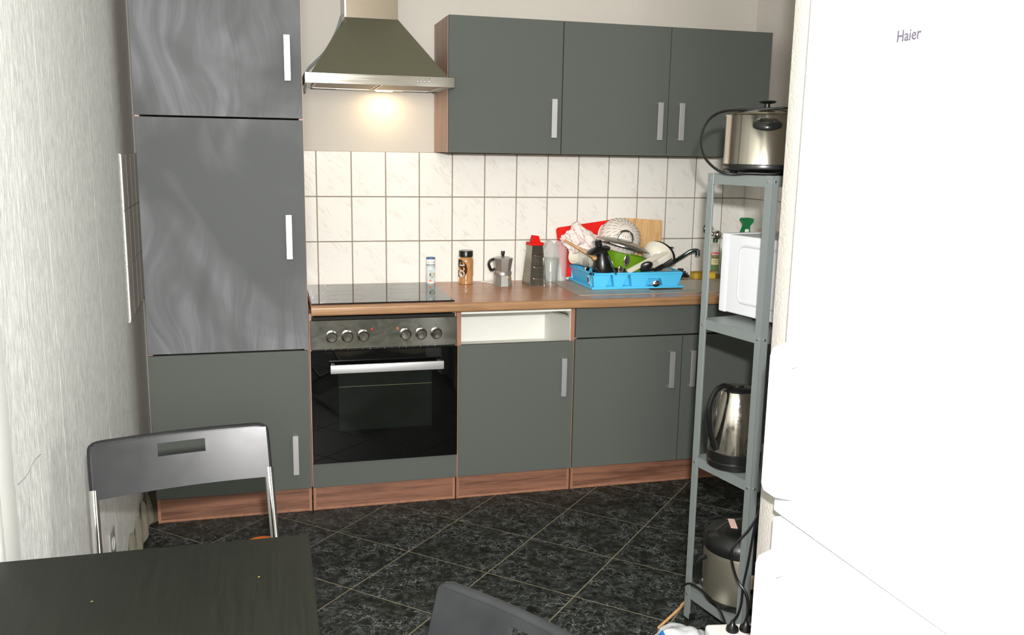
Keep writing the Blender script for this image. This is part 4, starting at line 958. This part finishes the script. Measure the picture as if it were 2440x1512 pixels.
b = MB(); b.tube([(-.108, -.045, .135), (-.128, -.040, .120), (-.132, -.02, .085), (-.124, -.01, .055), (-.108, -.012, .042)], lambda u: (.006, .010), 10, 5); b.xf(Matrix.Rotation(-.65, 4, 'Z')); b.build('side_handle', M['black'], rc)
b = MB(); b.box(-.02, .02, -.010, .006, .07, .165, .004); b.m = 1; b.box(-.014, .014, -.0125, -.008, .085, .125, .001); b.xf(Matrix.Rotation(-.42, 4, 'Z') @ Matrix.Translation((0, -.112, 0))); b.build('control_panel', [M['black'], mat('pinkish_panel', (190, 160, 136), .4)], rc)
oc_ = thing('olive_container', 'olive container with pale lid on the lowest shelf beyond the near post', 'container', rl(.290, .13, .1075))
b = MB(); b.lathe([(0, 0), (.05, 0), (.058, .01), (.06, .12), (.05, .15), (0, .152)], 28); b.build('body', mat('olive_plastic', (92, 84, 40), .35), oc_)
b = MB(); b.lathe([(0, .1525), (.045, .1525), (.05, .157), (.05, .182), (0, .187)], 24); b.build('lid', M['milky'], oc_)

# cables hanging at the near post, power strip, bag, sticks
cable('kettle_cable', [rl(.12, .02, .62), rl(.06, -.014, .60), rl(.026, -.022, .568), rl(.012, -.030, .51), rl(-.006, -.032, .424), rl(-.022, -.034, .325), rl(-.038, -.038, .262), rl(-.070, -.070, .232), rl(-.112, -.105, .222), rl(-.142, -.117, .212)], .0036, 'black cable running down along the near rack post into the left plug')
cable('microwave_cable', [rl(.13, .01, .66), rl(.05, -.030, .63), rl(.018, -.040, .56), rl(.004, -.042, .49), rl(-.030, -.040, .435), rl(-.064, -.030, .395), rl(-.078, -.024, .360), rl(-.056, -.028, .285), rl(-.045, -.060, .25), rl(-.070, -.100, .228), rl(-.105, -.130, .212)], .0036, 'black cable bowing left in front of the rice cooker into the right plug')
cable('strip_supply_cable', [(1.700, -1.69, .115), (1.703, -1.74, .15), (1.705, -1.82, .165), (1.708, -1.90, .163), (1.690, -1.97, .172), (1.668, -2.035, .176)], .0032, 'thin black cable running from the far rack post to the power strip')
bx = thing('white_box', 'white plastic box under the power strip at the near rack post', 'box', (1.672, -2.122, 0), -.17)
b = MB(); b.box(-.095, .095, -.085, .085, 0, .148, .012, 3); b.build('box_body', M['whitep'], bx)
ps = thing('power_strip', 'white multi socket power strip on top of the white box at the near rack post', 'power strip', (1.672, -2.108, .1485), -.17)
b = MB(); b.box(-.080, .080, -.062, .066, 0, .036, .014, 4); b.build('body', M['whitep'], ps)
for x, y in ((-.016, .020), (.022, .020), (-.02, -.035), (.03, -.035)):
    b = MB(); b.lathe([(.018, 0), (.0195, .001), (.019, .0015), (.016, .0008), (.0155, .0002), (0, .0002)], 24, (x, y, .036)); b.build('socket', M['whitep'], ps)
for (x, y, lab) in ((-.016, .020, 'black plug in the power strip, the left one of the two'), (.022, .020, 'black plug in the power strip, the right one of the two')):
    b = MB(); b.lathe([(.0165, 0), (.018, .003), (.016, .012), (.009, .018), (.006, .026), (.0045, .030)], 20); P = Matrix.LocRotScale(ps.location, ps.rotation_euler, None) @ Vector((x, y, .0375))
    single(b, 'power_plug', M['black'], lab, 'plug', P)
def bagp(p):
    f = 1+.34*abs(noise.noise(p*1.3+Vector((4, 4, 4))))-.22*abs(noise.noise(p*2.9)); return Vector((p.x*.085*f, p.y*.075*f, max(0, (p.z+.42))*.042*f))
b = MB(); bb = bmesh.new(); bmesh.ops.create_icosphere(bb, subdivisions=4, radius=1)
for v in bb.verts: v.co = bagp(v.co)
b.bm(bb); bb.free(); pb = thing('plastic_bag', 'crumpled grey white plastic bag with blue print on the floor by the rack', 'bag', (1.628, -1.850, 0), .1)
b.build('bag_body', M['sack'], pb, ang=60)
vs = []; NB = 10
for i in range(NB+1):
    for j in range(NB+1):
        az = math.radians(150+75*i/NB); el = math.radians(15+38*j/NB); p = Vector((math.cos(az)*math.cos(el), math.sin(az)*math.cos(el), math.sin(el))); vs.append(bagp(p*1.025))
b = MB(); b.add(vs, [(i*(NB+1)+j, (i+1)*(NB+1)+j, (i+1)*(NB+1)+j+1, i*(NB+1)+j+1) for i in range(NB) for j in range(NB)])
b.add([v*.992 for v in vs], [(i*(NB+1)+j+1, (i+1)*(NB+1)+j+1, (i+1)*(NB+1)+j, i*(NB+1)+j) for i in range(NB) for j in range(NB)])
b.build('blue_print', M['bagblue'], pb, label='blue printed patch')
b = MB(); b.tube([(-.065, -.052, .0), (0, .0, .001), (.065, .055, .0)], .0045, 8, 2); single(b, 'thin_stick', M['stick'], 'thin pale wooden stick on the floor by the far rack post, nearer the bag', 'stick', (1.675, -1.675, .0046))
b = MB(); b.tube([(-.035, -.03, .0), (.035, .03, .0)], .004, 8, 2); single(b, 'thin_stick', M['stick'], 'short pale wooden stick on the floor under the lowest shelf', 'stick', (1.775, -1.585, .0042))

# ============================================================ FRIDGE
FX, FY0, FY1 = 1.494, -3.102, -2.502
fr = thing('fridge_freezer', 'tall white fridge freezer with two doors filling the right side', 'fridge', (1.8, -2.8, 0))
b = MB(); b.box(FX+.062, FX+.66, FY0+.004, FY1-.004, .03, 1.86, .004); b.build('cabinet_body', M['fridge'], fr, world=True)
d1 = None
for z0_, z1_, hz0, hz1 in ((.720, 1.862, .772, 1.108), (.06, .708, .30, .658)):
    b = MB(); b.box(FX, FX+.056, FY0, FY1, z0_, z1_, .007, 3); d = b.build('door', M['fridge'], fr, world=True)
    if z0_ > .5: d1 = d
    b = MB(); y0_, y1_ = FY1-.078, FY1-.038
    b.plate([(FX+.001, y0_, hz0), (FX-.050, y0_, hz0+.014), (FX-.056, y0_, hz0+.030), (FX-.056, y0_, hz1-.034), (FX-.050, y0_, hz1-.018), (FX+.001, y0_, hz1), (FX+.001, y0_, hz1-.045), (FX-.030, y0_, hz1-.052), (FX-.034, y0_, hz1-.062), (FX-.034, y0_, hz0+.062), (FX-.030, y0_, hz0+.052), (FX+.001, y0_, hz0+.045)], (0, 1, 0), y1_-y0_)
    b.build('handle', M['fridge'], d, world=True)
b = MB(); b.box(FX+.02, FX+.062, FY0+.01, FY1-.01, .05, 1.85); b.build('door_seal', mat('grey_door_seal', (150, 152, 154), .6), fr, world=True)
tm = text_mb('Haier', .0265, .0003); tm.xf(Matrix.Translation((FX-.0009, -2.800, 1.6635)) @ Matrix.Rotation(-PI/2, 4, 'Z') @ Matrix.Rotation(PI/2, 4, 'X'))
tm.build('lettering', M['logo'], d1, world=True, smooth=False)
for x, y in ((1.60, -3.05), (1.60, -2.55), (2.1, -3.05), (2.1, -2.55)):
    b = MB(); b.cyl((x, y, 0), (x, y, .032), .018, .018, 12); b.build('foot', M['black'], fr, world=True)

# ============================================================ TABLE AND CHAIRS
tt = thing('dining_table', 'black brown wooden table filling the lower left of the picture', 'table', (.08, -2.95, 0))
TX0, TX1, TY0, TY1, TZ = -.024, .519, -3.75, -2.472, .75
b = MB(); b.box(TX0, TX1, TY0, TY1, TZ-.022, TZ, .002, 2); b.build('tabletop', M['table'], tt, world=True)
for x in (TX0+.03, TX1-.08):
    for y in (TY0+.03, TY1-.08):
        b = MB(); b.box(x, x+.05, y, y+.05, 0, TZ-.022, .002, 1); b.build('leg', M['table'], tt, world=True)
b = MB(); b.box(TX0+.05, TX1-.05, TY1-.07, TY1-.05, TZ-.09, TZ-.022); b.box(TX0+.05, TX1-.05, TY0+.05, TY0+.07, TZ-.09, TZ-.022); b.box(TX1-.07, TX1-.05, TY0+.08, TY1-.08, TZ-.09, TZ-.022); b.box(TX0+.04, TX0+.06, TY0+.08, TY1-.08, TZ-.09, TZ-.022); b.build('apron', M['table'], tt, world=True)
for i, (x, y) in enumerate([(.428, -2.633), (.17, -2.66)]):
    b = MB(); b.ell((0, 0, .0007), .0022, .0010, .0007, 8); single(b, 'crumb', mat('crumb_yellow_%d' % i, (120, 104, 30), .8), ['tiny yellow crumb on the right part of the table', 'tiny yellow crumb on the middle of the table'][i], 'crumb', (x, y, TZ), .3)

def chair(label, loc, rz, hole=True):
    ch = thing('folding_chair', label, 'chair', loc, rz)
    # local: back at y=0, faces -y; x from -.2 to .2
    W2 = .199; zt, zb = .787, .668; lean = .30   # y shift per metre of drop
    def Y(z): return -(zt-z)*lean
    # backrest shell, gently curved, with a slot
    nx, nz = 22, 8; b = MB(); vs = []; fs = []
    def P(u, v, off):
        x = -W2+2*W2*u; z = zb+(zt-zb)*v; cur = .018*(1-(2*u-1)**2)
        return (x, Y(z)+cur+off, z)
    grid = {}
    for side, off in ((0, -.006), (1, .006)):
        for i in range(nx+1):
            for j in range(nz+1):
                grid[(side, i, j)] = len(vs); vs.append(P(i/nx, j/nz, off))
    def hol(i, j): return hole and 8 <= i < 14 and 5 <= j < 7
    for i in range(nx):
        for j in range(nz):
            if hol(i, j): continue
            fs.append((grid[0, i, j], grid[0, i+1, j], grid[0, i+1, j+1], grid[0, i, j+1])); fs.append((grid[1, i, j+1], grid[1, i+1, j+1], grid[1, i+1, j], grid[1, i, j]))
            for (di, dj, e0, e1) in ((-1, 0, (i, j), (i, j+1)), (1, 0, (i+1, j), (i+1, j+1)), (0, -1, (i, j), (i+1, j)), (0, 1, (i, j+1), (i+1, j+1))):
                a, c = i+di, j+dj
                if not (0 <= a < nx and 0 <= c < nz) or hol(a, c): fs.append((grid[0, e0[0], e0[1]], grid[0, e1[0], e1[1]], grid[1, e1[0], e1[1]], grid[1, e0[0], e0[1]]))
    b.add(vs, fs)
    # rolled rim along top and sides
    pth = [(-W2, Y(zb), zb), (-W2, Y(zt-.02), zt-.02), (-W2+.005, Y(zt-.004)+.001, zt-.004)] + [(-W2+2*W2*u, Y(zt)+.018*(1-(2*u-1)**2), zt) for u in [.05+.9*k/10 for k in range(11)]] + [(W2-.005, Y(zt-.004)+.001, zt-.004), (W2, Y(zt-.02), zt-.02), (W2, Y(zb), zb)]
    b.tube([Vector(p)+Vector((0, .004, 0)) for p in pth], lambda u: (.008, .009), 10, 3)
    b.build('backrest', M['chair'], ch, label='dark plastic backrest' + (' with grip slot' if hole else ''))
    sh = .452
    for s in (-1, 1):
        b = MB(); b.tube([(s*W2, Y(zb+.02)+.004, zb+.02), (s*W2, Y(.5)+.004, .5), (s*(W2+.003), -.30, .02), (s*(W2+.003), -.33, .009)], .0105, 12, 1); b.build('front_leg', M['chrome'], ch)
        b = MB(); b.tube([(s*(W2-.026), -.34, sh-.03), (s*(W2-.026), .02, .009)], .0105, 12, 1); b.build('rear_leg', M['chrome'], ch)
    b = MB(); b.tube([(-(W2+.003), -.33, .0105), (W2+.003, -.33, .0105)], .0104, 10, 1); b.tube([(-(W2-.026), .02, .0105), (W2-.026, .02, .0105)], .0104, 10, 1); b.build('cross_bar', M['chrome'], ch)
    b = MB(); b.box(-W2+.035, W2-.035, -.375, -.075, sh-.018, sh, .008, 3); b.build('seat', M['chair'], ch)
    return ch
a1 = math.atan2(.080, .40)
chair('dark grey folding chair with grip slot and chrome legs behind the table', (.243, -1.915, 0), a1)
a2 = math.atan2(-.152, .093)
cx2 = .7095+.205*math.cos(a2); cy2 = -2.797+.205*math.sin(a2)
chair('dark grey folding chair whose backrest corner rises at the bottom edge, right of the table', (cx2, cy2, 0), a2, True)
b = MB(); b.lathe([(0, .036), (.05, .036), (.075, .030), (.098, .006), (.104, 0), (.1, 0), (.094, .005), (.072, .026), (0, .031)], 32)
single(b, 'orange_bowl', M['orange'], 'orange plastic bowl upside down on the floor behind the chair', 'bowl', (.400, -.862, 0)).scale = (.82, .82, .95)
ws = thing('wall_socket_box', 'small pale socket box low on the left wall behind the chair', 'socket', (-.046, -1.255, .245))
b = MB(); b.box(.0, .006, -.040, .040, -.045, .045, .002); b.build('box', mat('greyed_socket_plastic', (150, 150, 146), .6), ws)
b = MB(); b.lathe([(.020, 0), (.022, .002), (.018, .0005), (0, .0005)], 20, M4=Matrix.Translation((.006, 0, 0)) @ Matrix.Rotation(PI/2, 4, 'Y')); b.build('socket_face', M['trim'], ws)
